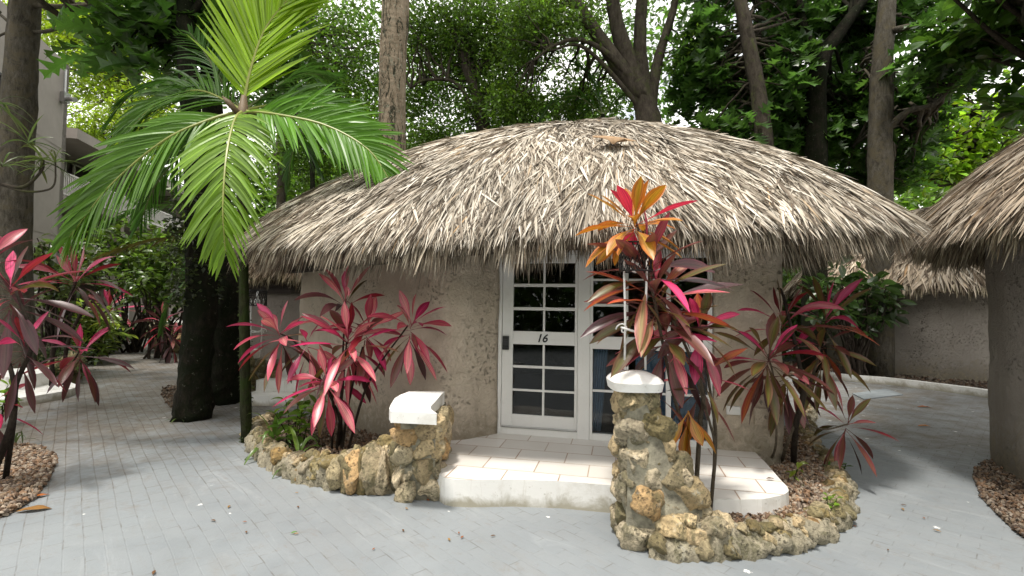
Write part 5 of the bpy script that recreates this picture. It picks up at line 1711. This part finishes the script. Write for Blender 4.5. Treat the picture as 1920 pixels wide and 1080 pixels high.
stem_plant(865, 806, .20, 3, .07, (0.08, 0.18, 0.03), "little green seedling at the wall foot in the porch corner", spread=.04, width=.7, dens=5, z=.22, name="seedling")
stem_plant(1168, 1000, .20, 3, .11, (0.08, 0.19, 0.03), "bright green seedling at the foot of the right stone pillar", spread=.05, width=.5, dens=7, z=.0, name="seedling")
stem_plant(1572, 905, .18, 3, .07, (0.06, 0.15, 0.03), "small fern like weed outside the right stone ring", spread=.05, width=.4, dens=8, z=0, name="weed")
stem_plant(1553, 960, .12, 4, .05, (0.12, 0.24, 0.03), "tiny light green weed on the right stone ring", spread=.04, width=.5, dens=6, z=.12, name="weed")
stem_plant(1485, 905, .16, 2, .12, (0.17, 0.25, 0.03), "yellow green shoot in the pebbles beside the porch corner", spread=.03, width=.25, dens=4, z=.08, name="seedling")
stem_plant(822, 795, .14, 3, .06, (0.08, 0.16, 0.03), "tiny creeper on the side of the left seat pillar", spread=.03, width=.6, dens=5, z=.35, name="weed")
strap_plant(28, 838, 6, .42, .02, (0.05, 0.07, 0.03), "thin dark grassy shoots behind the left pebble bed", name="grass_tuft", el=(1.4, .6))
stem_plant(-6, 800, .52, 4, .20, (0.12, 0.24, 0.03), "glossy green plant just entering at the lower left edge", spread=.10, width=.4, dens=7, z=0)
strap_plant(335, 790, 8, .22, .02, (0.07, 0.12, 0.03), "grass tuft at the foot of the nearer mossy trunk", name="grass_tuft")

# ---- beds on the left
def hedge_stones(line, label, h, n, wid=.35, foliage=True):
    line = np.asarray(line)[:, :2]
    s = ring_len(line)
    t = thing("stone_bed_edge", np.append(line[len(line) // 2], 0), label, "bed edge", "stone bed edges along the left path")
    mb = MB()
    u = rng.uniform(0, s[-1], n)
    c = np.stack([np.interp(u, s, line[:, 0]), np.interp(u, s, line[:, 1])], 1) + rng.normal(0, wid * .35, (n, 2))
    z = rng.uniform(.05, h, n)
    r = rng.uniform(.09, .2, n)
    stones(mb, np.column_stack([c, z]), [(a * 1.1, a * 1.1, a) for a in r], mossy=.8)
    mb.build("stonework", M['stone'], t, smooth=True)
    if foliage:
        mb = MB()
        m_ = 260
        u = rng.uniform(0, s[-1], m_)
        c = np.stack([np.interp(u, s, line[:, 0]), np.interp(u, s, line[:, 1])], 1) + rng.normal(0, wid * .6, (m_, 2))
        small_leaves(mb, np.column_stack([c, rng.uniform(h * .5, h + .2, m_)]), 14, .14, (.05, .11), (.035, .055, .02), .4, .15, aspect=.6)
        mb.build("creeper", M['leaf'], t)
hedge_stones([G(20, 690), G(70, 705), G(112, 722), G(128, 712), G(118, 690)], "dark mossy stone edge of the near left bed with creeping plants", .45, 70, .25)
hedge_stones([G(120, 685), G(165, 668), G(205, 655), G(212, 648)], "overgrown stone bed edge further up the left path", .5, 110, .5)
hedge_stones([G(292, 657), G(318, 661), G(350, 663)], "low round stone bed edge left of the mossy trunks", .3, 26, .2, False)
hedge_stones([G(248, 633), G(290, 634), G(345, 635)], "far stone bed edge under the white bench slab", .5, 40, .4)
mb = MB()
bs = [G(264, 629), G(345, 631), G(345, 624), G(264, 622)]
prism(mb, bs, .52, .66, bottom=True)
for x in (275, 330):
    c = G(x, 627)
    box(mb, (c[0] - .2, c[1] - .1, 0), (c[0] + .2, c[1] + .3, .52))
tag(mb.build("white_bench", M['white'], loc=(*np.mean(bs, 0)[:2], 0)), "far white slab bench against the dark shrubbery up the left path", "bench")
mb = MB()
kp = [G(190, 647), G(222, 645), G(225, 638), G(205, 634), G(180, 636)]
prism(mb, kp, 0, .22)
tag(mb.build("white_kerb", M['white'], loc=(*np.mean(kp, 0)[:2], 0), bevel=.02), "far white kerb corner beside the overgrown bed", "kerb")
mb = MB()
lo = [G(x, y) for x, y in [(-60, 768), (20, 764), (70, 757), (115, 749), (140, 741), (143, 735), (128, 728), (90, 724), (-60, 722)]]
up_ = [G(x, y, .13) for x, y in [(-60, 738), (10, 734), (60, 728), (92, 720), (98, 712), (80, 704), (-60, 700)]]
prism(mb, lo, 0, .13)
prism(mb, up_, .129, .36)
tag(mb.build("rounded_step", M['white'], loc=(*np.mean(lo, 0)[:2], 0), bevel=.025), "two rounded whitewashed steps at the left edge", "steps")

def shrub(label, cen, rad, n, leaf, base=None, mat='leaf', name="shrub", cat="shrub", group="shrubs along the left path", stem=True):
    cen = np.asarray(cen, float); rad = np.asarray(rad, float)
    b = A(cen[0], cen[1], 0)
    t = thing(name, b, label, cat, group)
    ml, ms_ = MB(), MB()
    u = spherepts(n) * (rng.random(n) ** .4)[:, None]
    c = cen + u * rad
    leaf(ml, c)
    for p in c[:: max(1, n // 18)]:
        tube(ms_, limb(b + rng.normal(0, .12, 3) * A(1, 1, 0), p, .05), [.035, .01], 5)
    ms_.build("stem", M['stemdark'], t)
    ml.build("foliage", M[mat], t)
    return t
gl = (0.055, 0.085, 0.022)
shrub("large broad leaved shrub with yellow green tips before the balconies", P(258, 485, 15.5), (1.7, 1.5, 1.3), 210, lambda m_, c: oval_leaves(m_, c, 8, (.16, .3), (.055, .105, .015), .5, .16, .55, rad=.2), mat='bigleaf')
shrub("dark glossy shrub between the path and the apartment entrance", P(305, 520, 14), (1.0, 1.0, 1.2), 120, lambda m_, c: oval_leaves(m_, c, 8, (.16, .28), (.05, .10, .014), .4, .2, .5, rad=.2), mat='bigleaf')
shrub("light green variegated shrub behind the hanging purple leaves", P(160, 615, 12.5), (.9, .7, .75), 90, lambda m_, c: oval_leaves(m_, c, 8, (.2, .38), (.10, .16, .03), .35, .4, .25, rad=.15), mat='bigleaf')
shrub("low dark green shrub at the far kerb corner", P(190, 625, 15), (.7, .6, .6), 70, lambda m_, c: oval_leaves(m_, c, 8, (.14, .25), (.04, .07, .02), .35, .2, .45, rad=.15), mat='bigleaf')
shrub("leafy shrub behind the crimson cordyline before the pale building", P(110, 520, 10.5), (.8, .6, 1.0), 70, lambda m_, c: oval_leaves(m_, c, 7, (.14, .25), (.05, .08, .022), .35, .2, .5, rad=.15), mat='bigleaf')
shrub("ferny green ground plants in the near left bed", G(60, 690) + A(0, .5, .5), (1.0, .5, .35), 60, lambda m_, c: oval_leaves(m_, c, 7, (.15, .3), (.06, .12, .025), .35, .3, .22, rad=.15), mat='bigleaf')

# clustered palms on the left
def feather_palm(label, base, top, fr, r=.06, name="feather_palm", group="feather palms behind the path", bark='mossbark'):
    t = thing(name, A(base[0], base[1], 0), label, "palm", group)
    mb = MB()
    tube(mb, catmull([A(base[0], base[1], 0), (np.asarray(base) * A(1, 1, 0) + np.asarray(top)) / 2 + A(.05, 0, 0), top], 6), [r * 1.2, r], 9, rough=.04)
    mb.build("trunk", M[bark], t, smooth=True)
    for pts, L, col in fr:
        frond(t, [top] + pts, 38, L, .05, col, droop=(.4, 1.1), sweep=(.95, .35), vee=.15, rach='rachis_d', r0=.02)
    return t
t1 = P(375, 395, 10.2)
feather_palm("dim feather palm arching over the path left of the mossy trunks", P(372, 700, 10.2), t1,
             [([P(320, 385, 10), P(260, 395, 9.8), P(200, 420, 9.6)], .6, PD), ([P(330, 440, 10), P(270, 455, 9.8), P(190, 480, 9.6)], .55, (.10, .09, .02)), ([P(350, 520, 10), P(320, 560, 9.8), P(303, 620, 9.8)], .5, PD), ([P(340, 330, 10.4), P(300, 330, 10.5), P(255, 360, 10.6)], .6, PD), ([P(430, 380, 10.4), P(470, 420, 10.6), P(490, 470, 10.7)], .5, PD)])
t2 = P(1090, 160, 16)
feather_palm("pale feather palm seen through the gap left of the forked trunk", P(1100, 500, 16), t2,
             [([P(1040, 120, 16), P(1000, 160, 16), P(985, 220, 16)], 1.0, (.14, .17, .06)), ([P(1060, 200, 15.6), P(1040, 240, 15.5), P(1030, 280, 15.5)], 1.0, (.16, .17, .08)), ([P(1140, 130, 16), P(1190, 160, 16), P(1215, 220, 16)], 1.0, (.07, .13, .03)), ([P(1075, 90, 16), P(1060, 40, 16), P(1030, 10, 16)], .9, (.10, .18, .04)), ([P(1120, 90, 16), P(1150, 50, 16), P(1190, 40, 16)], .9, (.08, .16, .03)), ([P(1080, 240, 15.8), P(1110, 290, 15.8), P(1140, 320, 15.8)], .9, (.04, .08, .02))])
t3 = P(1130, 215, 13.5)
feather_palm("dark feather palm just above the thatch summit", P(1130, 500, 13.5), t3,
             [([P(1080, 180, 13.5), P(1030, 200, 13.4), P(1005, 250, 13.4)], .8, PD), ([P(1170, 180, 13.5), P(1200, 200, 13.4), P(1225, 250, 13.4)], .8, PD), ([P(1110, 150, 13.6), P(1080, 120, 13.8)], .8, PD), ([P(1090, 240, 13.3), P(1060, 270, 13.2), P(1045, 310, 13.2)], .7, PD)])
t4 = P(585, 215, 12.5)
feather_palm("small feather palm between the slim palm and the speckled trunk", P(585, 500, 12.5), t4,
             [([P(550, 190, 12.5), P(520, 210, 12.5), P(505, 260, 12.5)], .7, PD), ([P(620, 200, 12.5), P(650, 225, 12.5), P(665, 280, 12.5)], .7, PD), ([P(560, 260, 12.3), P(545, 300, 12.3), P(540, 350, 12.3)], .65, PD), ([P(610, 170, 12.7), P(640, 140, 12.8)], .6, PD)])

# ---- trees
BF = lambda size, base, per=8, sp=.3, yl=.06: (lambda m_, c: breadfruit(m_, c, per, size, base, sp, yl))
SL = lambda per, rad, size, base, sp=.35, yl=.15: (lambda m_, c: small_leaves(m_, c, per, rad, size, base, sp, yl))
bpt = P(362, 783, 6.85) * A(1, 1, 0)
tree("mossy_tree", "nearer of the two thick black mossy trunks left of the hut with lobed leaves above", "tree", "mossy trunks left of the hut",
     [bpt, P(366, 690, 6.85), P(378, 560, 6.85), P(372, 420, 6.9), P(362, 250, 7.0), P(350, 100, 7.1), P(345, -60, 7.2)], [.24, .195, .205, .165, .14, .12, .10],
     [(P(285, 80, 7.4), (.75, .7, .5), 12), (P(400, 60, 7.6), (.7, .8, .6), 14), (P(370, -90, 7.2), (1.3, 1.6, .6), 24), (P(185, 105, 7.6), (.25, .3, .2), 2), (P(330, -330, 6.6), (2.4, 1.8, .7), 55)],
     BF((.45, .7), (.055, .13, .02)), 'mossbark', leafmat='bigleaf', attach=.6, k=18, twig=.8, rough=.07)
bpt2 = P(420, 752, 8.0) * A(1, 1, 0)
tree("mossy_tree", "farther of the two thick black mossy trunks left of the hut", "tree", "mossy trunks left of the hut",
     [bpt2, P(422, 690, 8.0), P(420, 560, 8.0), P(412, 420, 8.0), P(400, 250, 8.1), P(392, 100, 8.2), P(390, -80, 8.3)], [.29, .25, .24, .2, .16, .13, .1],
     [(P(470, 40, 8.6), (.9, .8, .7), 14), (P(430, -230, 8.5), (2.4, 2.0, 1.0), 50), (P(560, 170, 9.4), (.6, .6, .7), 9)],
     BF((.4, .6), (.055, .13, .02)), 'mossbark', leafmat='bigleaf', attach=.6, k=18, twig=.8, rough=.07)
mb = MB()                                                # creepers on the mossy trunks
cen = []
for i in range(420):
    z = rng.uniform(1.6, 3.2); a = rng.uniform(0, 6.28)
    c = np.array([np.interp(z, [0, 4], [bpt[0], P(366, 300, 6.9)[0]]) + math.cos(a) * .27, 6.87 + math.sin(a) * .27, z])
    cen.append(c)
small_leaves(mb, np.array(cen), 3, .05, (.05, .10), (.03, .045, .014), .4, .2, aspect=.7)
tag(mb.build("creeper", M['leaf'], loc=cen[0]), "small leaved creeper wrapped round the nearer mossy trunk", "creeper")
btl = P(30, 700, 9.2) * A(1, 1, 0)
tree("tall_tree", "tall grey lichened trunk near the left edge with bare twigs", "tree", "tall trunks",
     [btl, P(22, 450, 9.2), P(36, 200, 9.2), P(48, 0, 9.2), P(60, -200, 9.3)], [.32, .29, .26, .235, .2],
     [(A(-6.6, 4.8, 7.8), (2.9, 2.4, .9), 130), (A(-9.8, 6.0, 8.6), (3.0, 2.4, .8), 110), (P(210, 10, 9.3), (.6, .5, .35), 4)],
     SL(26, .42, (.10, .18), (.05, .085, .022)), 'greybark',
     limbs=[([P(56, 60, 9.2), P(90, 58, 9.1), P(128, 42, 9.1), P(138, 0, 9.1)], [.04, .02]), ([P(52, 10, 9.2), P(140, 12, 9.0), P(240, 4, 9.0), P(330, 10, 9.0), P(400, -10, 9.0)], [.05, .035, .015]), ([P(44, 70, 9.2), P(15, 40, 9.1), P(-20, 10, 9.1)], [.04, .02]), ([P(44, 60, 9.2), P(10, 62, 9.0), P(-20, 80, 9.0)], [.03, .015])], twig=.35)
tp1 = P(748, 420, 11.8) * A(1, 1, 0)
spk_ = P(742, -350, 11.9)
rp = thing("royal_palm", tp1, "tall speckled palm trunk rising behind the left slope of the thatch", "palm")
mb = MB()
tube(mb, catmull([tp1, P(736, 260, 11.8), P(737, 100, 11.8), P(742, 0, 11.8), spk_], 10), [.30, .33, .33, .34, .24], 20)
mb.build("trunk", M['palmbark'], rp, smooth=True)
for k in range(9):
    a = k * .7 + .2
    e = A(math.cos(a), math.sin(a), 0)
    frond(rp, [spk_, spk_ + e * 1.2 + A(0, 0, .9), spk_ + e * 2.6 + A(0, 0, .6), spk_ + e * 3.8 + A(0, 0, -.8)], 40, .9, .05, PD, rach='rachis_d', r0=.03)

G1 = (.075, .16, .016); G2 = (.062, .128, .014); G3 = (.17, .27, .012)
tree("bright_tree", "yellow green small leaved tree beyond the apartment roof", "tree", "background trees", [P(260, 600, 33) * A(1, 1, 0), P(255, 300, 33), P(240, 120, 33)], [.5, .35, .2],
     [(P(190, 110, 33), (4.2, 3, 3.6), 280), (P(300, 230, 33), (4.0, 3, 2.6), 130), (P(170, 250, 31), (2.6, 2, 1.8), 70), (P(120, 10, 34), (4, 3, 3), 170), (P(290, 30, 33), (4, 3, 3.), 150)], SL(46, .8, (.2, .38), G3, .35, .25), 'bark', twig=.3, twigr=.09)
tree("small_leaved_tree", "mid green feathery tree between the slim palm and the speckled trunk", "tree", "background trees", [P(520, 620, 14) * A(1, 1, 0), P(528, 330, 14), P(522, 280, 14), P(560, 120, 14.5), P(600, -40, 15)], [.14, .12, .11, .1, .08],
     [(P(620, 130, 15), (2.0, 1.5, 2.2), 260), (P(560, 290, 14), (1.0, 1, 1.0), 70), (P(660, 250, 14), (1.2, 1, 1.0), 110), (P(630, -60, 14.5), (2.6, 2, 1.6), 60)], SL(34, .45, (.10, .19), G1), 'greybark', twig=.15)
tree("small_leaved_tree", "dark airy tree right of the speckled trunk with crooked branches", "tree", "background trees", [P(880, 620, 15) * A(1, 1, 0), P(905, 330, 15), P(900, 200, 15), P(870, 120, 15)], [.3, .25, .2, .12],
     [(P(880, 70, 15.5), (1.9, 1.5, 1.2), 190), (P(930, 200, 15.2), (1.1, 1, 1.0), 130), (P(800, 60, 15), (1.2, 1, 1.2), 100), (P(960, 90, 15), (1.0, 1, 1.3), 100), (P(820, 260, 14.5), (.8, .8, .5), 60), (P(870, 215, 15), (.4, .6, .3), 8), (P(860, -90, 15), (3, 2, 1.2), 90), (P(790, 180, 17), (1.3, 1, 1.2), 90), (P(870, 130, 18), (2.2, 1, 1.2), 120)], SL(34, .42, (.10, .18), G2), 'bark',
     limbs=[([P(905, 250, 15), P(860, 160, 14.8), P(800, 150, 14.7), P(770, 165, 14.7)], [.09, .05, .02]), ([P(900, 270, 15), P(850, 262, 14.8), P(775, 240, 14.6)], [.07, .03])], twig=.10)
fb_ = P(1235, 560, 13.2) * A(1, 1, 0)
fk = P(1205, 185, 13.2)
tree("forked_tree", "big dark tree forking into four stems above the thatch", "tree", "background trees", [fb_, P(1228, 330, 13.2), P(1218, 240, 13.2), fk, P(1160, 60, 13.2), P(1140, -60, 13.2)], [.5, .44, .38, .28, .21, .16],
     [(P(1040, 40, 13), (1.2, 1, .7), 60), (P(985, 70, 13.4), (.9, 1, 1.1), 80), (P(1180, -120, 12.6), (2.8, 2.4, 1.0), 190), (P(975, 200, 13.6), (.7, .8, .9), 90), (P(1290, 110, 13.4), (.6, .7, .5), 24), (P(1100, 190, 15), (1.4, .8, 1.0), 90), (P(1010, 20, 15), (2.0, 1, 1.0), 130)], SL(32, .42, (.10, .18), G2), 'bark',
     limbs=[([fk, P(1130, 80, 13.1), P(1065, -20, 13)], [.28, .2, .14]), ([P(1212, 215, 13.2), P(1200, 100, 13.3), P(1205, -30, 13.4)], [.28, .2, .15]), ([P(1216, 225, 13.2), P(1232, 120, 13.4), P(1262, 20, 13.5), P(1270, -40, 13.5)], [.2, .12, .08]), ([P(1210, 190, 13.2), P(1150, 110, 12.9), P(1090, 75, 12.7), P(1040, 85, 12.6), P(1000, 115, 12.6)], [.12, .07, .05, .025]), ([P(1212, 215, 13.2), P(1100, 92, 12.8), P(1030, 95, 12.6)], [.08, .05, .02])], twig=.10, k=16)
BFG = (.048, .112, .020)
tree("breadfruit_tree", "breadfruit tree with a slender dark trunk right of the forked tree", "tree", "breadfruit trees", [P(1425, 620, 12.2) * A(1, 1, 0), P(1432, 330, 12.2), P(1425, 200, 12.2), P(1400, 60, 12.2), P(1375, -60, 12.2)], [.26, .24, .2, .17, .13],
     [(P(1340, 130, 13.3), (1.2, .8, 1.5), 59), (P(1450, 150, 13.1), (1.0, .8, 1.8), 59), (P(1370, 255, 12.7), (.8, .6, .5), 21), (P(1400, -40, 13.5), (2.2, 1.6, .8), 48), (P(1480, 40, 13.5), (.9, .8, .9), 27), (P(1290, 180, 14.1), (.55, .5, .8), 17)], BF((.42, .68), BFG), 'bark', leafmat='bigleaf', twig=.7, attach=.4)
tree("breadfruit_tree", "breadfruit tree whose trunk forks low between the slender and the straight trunk", "tree", "breadfruit trees", [P(1525, 620, 12.8) * A(1, 1, 0), P(1530, 300, 12.8), P(1535, 130, 12.8), P(1575, 60, 12.8), P(1620, 0, 12.8)], [.3, .27, .22, .16, .12],
     [(P(1560, 230, 13.8), (1.1, .8, 1.2), 54), (P(1500, 260, 13.5), (.8, .7, .8), 32), (P(1580, 60, 13.9), (1.0, .8, .9), 40), (P(1560, -60, 14.1), (2.0, 1.4, .8), 40)], BF((.42, .68), BFG), 'mossbark', leafmat='bigleaf', twig=.7, attach=.4,
     limbs=[([P(1533, 140, 12.8), P(1510, 60, 12.9), P(1490, -30, 13)], [.14, .09])])
tree("breadfruit_tree", "breadfruit tree with a straight rough trunk before the dip between the two roofs", "tree", "breadfruit trees", [P(1648, 640, 12.0) * A(1, 1, 0), P(1650, 330, 12.0), P(1653, 150, 12.0), P(1662, 20, 12.0), P(1668, -80, 12.1)], [.3, .28, .24, .2, .16],
     [(P(1700, 240, 13.3), (.9, .8, 1.3), 45), (P(1620, 180, 13.9), (.8, .7, 1.2), 35), (P(1790, 110, 11.0), (1.1, .9, .9), 32), (P(1700, 20, 13.1), (1.2, .9, .7), 35), (P(1860, 60, 10.4), (.8, .8, .6), 16), (P(1640, 330, 14.3), (1.3, .8, .6), 35)], BF((.42, .66), (.048, .112, .020)), 'greybark', leafmat='bigleaf', twig=.7, attach=.35,
     limbs=[([P(1655, 250, 12), P(1700, 210, 11.6), P(1760, 190, 11.3), P(1800, 120, 11)], [.1, .06, .04]), ([P(1660, 60, 12), P(1760, 40, 11), P(1850, 40, 10.5), P(1930, 30, 10.3)], [.09, .05, .03])])
tree("broad_leaved_tree", "light green round leaved tree above the right hand roof", "tree", "background trees", [P(1850, 600, 17) * A(1, 1, 0), P(1850, 330, 17), P(1840, 220, 17)], [.25, .2, .1],
     [(P(1830, 270, 17), (2.4, 1.3, 1.3), 150), (P(1740, 310, 17), (1.6, 1, 1.0), 80), (P(1890, 200, 17), (1.0, 1, .8), 40), (P(1730, 190, 17.5), (1.3, 1, .9), 50)], (lambda m_, c: oval_leaves(m_, c, 8, (.2, .36), (.13, .27, .018), .35, .3, .62, rad=.25)), 'bark', leafmat='bigleaf', twig=.5, twigr=.05)
tree("broad_leaved_tree", "dark round leaved tree at the top right corner", "tree", "background trees", [A(12.6, 9.6, 0), A(12.3, 9.6, 4), A(11.2, 9.4, 6.5)], [.25, .2, .1],
     [(P(1890, 40, 9.6), (1.4, 1, .8), 44), (P(1920, 180, 9.6), (.6, .8, .9), 22), (A(8.0, 8.4, 9.6), (2.6, 2.2, .9), 90), (A(5.9, 5.2, 8.8), (1.9, 2.3, .8), 110), (A(3.9, 3.7, 9.2), (1.5, 1.6, .7), 80)], (lambda m_, c: oval_leaves(m_, c, 8, (.24, .42), (.05, .12, .015), .3, .15, .6, rad=.25)), 'bark', leafmat='bigleaf', twig=.5, twigr=.05)
shrub("dark big leaved shrub in the gloom between the two right hand huts", P(1600, 565, 11.5), (1.1, .7, .8), 60, lambda m_, c: oval_leaves(m_, c, 7, (.2, .4), (.035, .07, .018), .35, .1, .5, rad=.2), mat='bigleaf', group="shrubs behind the right path")
shrub("lighter green shrub glimpsed past the far right hut", P(1715, 570, 18), (1.2, .8, 1.8), 120, lambda m_, c: oval_leaves(m_, c, 7, (.16, .3), (.07, .12, .022), .35, .3, .5, rad=.2), mat='bigleaf', group="shrubs behind the right path")
# dracaena twigs reaching in from the left edge
dr_ = thing("dracaena_shrub", (-5.9, 5.0, 0), "bare crooked branches with thin tufted leaves reaching in from the left edge", "shrub")
Q = lambda x, y, dy=0.0: P(x, y, 5.0 + dy)
mb = MB()
for pts, r in (([A(-5.9, 5.0, 0), A(-5.85, 5, 1.5), Q(-60, 330), Q(0, 345), Q(45, 350), Q(78, 320), Q(82, 300)], [.05, .04, .022, .014, .008]), ([Q(0, 345), Q(40, 358), Q(80, 358), Q(102, 345), Q(104, 300)], [.016, .010, .007]), ([Q(-40, 330), Q(-10, 300), Q(5, 312)], [.015, .008]), ([Q(45, 350), Q(70, 330), Q(76, 312)], [.010, .006]), ([A(-5.85, 5, 1.5), Q(-30, 240), Q(-8, 200)], [.03, .01])):
    tube(mb, catmull(pts, 6), r, 6, rough=.04)
mb.build("stem", M['bark'], dr_, smooth=True)
for x, y, n, L in ((80, 302, 14, .38), (104, 305, 12, .30), (4, 312, 12, .32), (-8, 195, 16, .42), (76, 315, 8, .25), (52, 268, 10, .36)):
    mb = MB()
    d = unit(rng.normal(size=(n, 3)) * A(1, 1, .7) + A(0, 0, .35))
    ribbons(mb, np.tile(Q(x, y), (n, 1)), d, unit(A(0, 0, 1) + rng.normal(0, .4, (n, 3))), L * rng.uniform(.6, 1.1, n), .024, leafprof(8, .3, .5), droop=rng.uniform(.6, 1.8, n), fold=.3, col=greens(n, (.06, .10, .03), .35, .4))
    mb.build("leaf_tuft", M['palmleaf'], dr_)
# far woods closing the view
mb = MB()
n = 7600
cw = np.column_stack([rng.uniform(-16, 40, n), rng.uniform(24, 33, n), np.zeros(n)])
top = 10.5 + 2.2 * np.sin(cw[:, 0] * .55) + 1.3 * np.sin(cw[:, 0] * 1.7)
cw[:, 2] = rng.random(n) ** .8 * top
small_leaves(mb, cw, 9, .9, (.3, .6), (.07, .15, .016), .45, .2, aspect=.55)
n = 2700
cw = np.column_stack([rng.uniform(-15, 9, n), rng.uniform(22, 27, n), 5 + 13.5 * rng.random(n) ** 1.15])
cw = cw[np.sin(cw[:, 0] * 1.9 + 1.2 * np.sin(cw[:, 2] * .9)) + .6 * np.sin(cw[:, 2] * 1.7) > -.75]
small_leaves(mb, cw, 10, .85, (.22, .42), (.055, .118, .016), .45, .08, aspect=.5)
n = 1600
cw = np.column_stack([rng.uniform(4, 17, n), rng.uniform(15.5, 19, n), rng.random(n) * 3.4])
small_leaves(mb, cw, 10, .5, (.15, .32), (.05, .105, .014), .45, .1, aspect=.55)
n = 2100
cw = np.column_stack([rng.uniform(-9, 6, n), rng.uniform(17, 20, n), rng.random(n) * 7.6])
small_leaves(mb, cw, 10, .6, (.18, .36), (.07, .15, .016), .45, .15, aspect=.55)
n = 2600  # unseen foliage arc behind the camera, added to darken glass reflections and sky light
a_ = rng.uniform(math.pi * 1.02, math.pi * 1.98, n)
rr = rng.uniform(8, 13, n)
cw = np.column_stack([np.cos(a_) * rr * 1.3, np.sin(a_) * rr, rng.random(n) * 4.5])
small_leaves(mb, cw, 9, .9, (.3, .6), (.07, .15, .016), .45, .2, aspect=.55)
tag(mb.build("woods_with_unseen_belt", M['leaf'], loc=(8, 26, 0)), "dense dark mass of far trees behind the huts, plus an added unseen belt behind the camera", "woods", kind='stuff')

# ---- fallen leaves
def fallen(x, y, L, col, label, group=None, z=None, yaw=None, lobed=False, p=None, up=A(0, 0, 1.0)):
    p = (G(x, y) if z is None else G(x, y, z)) if p is None else p
    mb = MB()
    a = rng.uniform(0, 6.28) if yaw is None else yaw
    d = unit(A(math.cos(a), math.sin(a), 0.10))
    c = np.array([[*(np.array(col) * rng.uniform(.8, 1.2)), 1]])
    if lobed:
        pr = leafprof(19, .45, .2) * (1 + .16 * np.sin(np.arange(19) * 1.9))
        ribbons(mb, np.array([p]), np.array([d]), np.array([up]), L, L * .46, pr, droop=.35, fold=-.35, col=c, wave=.10, twist=.5)
    else:
        ribbons(mb, np.array([p + A(0, 0, .012)]), np.array([d]), np.array([A(0, 0, 1.0)]), L, L * .38, leafprof(7, .45, .15), droop=.25, fold=.35, col=c, wave=.06)
    o = mb.build("fallen_leaf", M['dry'], loc=p, smooth=True)
    sd_ = o.modifiers.new("blade", 'SOLIDIFY'); sd_.thickness = .0012
    return tag(o, label, "fallen leaf", group)
small = [(255, 745), (250, 778), (185, 790), (215, 712), (395, 978), (560, 1003), (698, 1034), (757, 999), (840, 1012), (864, 1012), (920, 1008), (764, 957), (800, 938), (560, 954), (553, 926), (455, 981), (462, 1002), (431, 950), (860, 1000), (290, 1073), (1690, 955), (1730, 972), (1700, 950), (1765, 1000), (1605, 990), (1665, 1035), (1800, 960), (1150, 1035), (930, 965), (1080, 1000), (500, 800), (330, 1000), (640, 1000), (1010, 1050)]
for i, (x, y) in enumerate(small[:26]):
    fallen(x, y, rng.uniform(.025, .05), [(.26, .09, .03), (.14, .07, .03), (.30, .17, .05)][i % 3], "tiny dry leaf fallen on the blue grey paving", "tiny dry leaves on the paving")
fallen(545, 1003, .045, (.10, .25, .02), "single bright green leaf fallen on the front paving")
fallen(1745, 765, .20, (.38, .12, .03), "long orange brown leaf lying on the right path, farther one", yaw=2.9)
fallen(1745, 801, .16, (.42, .16, .03), "long orange brown leaf lying on the right path, nearer one", yaw=2.9)
fallen(30, 962, .22, (.30, .15, .04), "long yellow brown leaf on the lower edge of the left pebble bed", yaw=.35)
fallen(50, 938, .14, (.42, .13, .03), "short orange leaf on the left pebble bed", yaw=.9)
fallen(1437, 900, .07, (.10, .05, .03), "small dark twig like leaf on the porch tiles", z=.224, yaw=.1)
fallen(1537, 985, .10, (.20, .12, .05), "brown leaf resting on the right planter ring", z=.2, yaw=1.8)
th0 = math.atan2(-1.0, 0.16)
rp_, rq_, rn_ = roof_main.frame(np.array([th0 + .1]), np.array([.42]))
for k, q_ in enumerate(np.linspace(.2, .8, 121)):       # where the ray through the leaf meets the thatch
    best = None
rd = ray(1110, 278)
tt = np.linspace(3, 9, 1200)
rayp = A(0, 0, CAMZ) + rd[None] * tt[:, None]
thr = np.arctan2(rayp[:, 1] - roof_main.c[1], rayp[:, 0] - roof_main.c[0])
Rr = np.interp(thr % (2 * math.pi), roof_main.tg, roof_main.R)
qq = np.hypot(rayp[:, 0] - roof_main.c[0], rayp[:, 1] - roof_main.c[1]) / Rr
hz = roof_main.at(thr, np.minimum(qq, 1.0))[:, 2]
hit = np.argmax((rayp[:, 2] < hz + .10) & (qq < 1))
fallen(0, 0, .46, (.42, .27, .15), "big dry curled tan leaf lying on the thatch near its summit", p=rayp[hit] + A(0, -.05, .11), yaw=.08, lobed=True, up=A(0, -.62, .78))
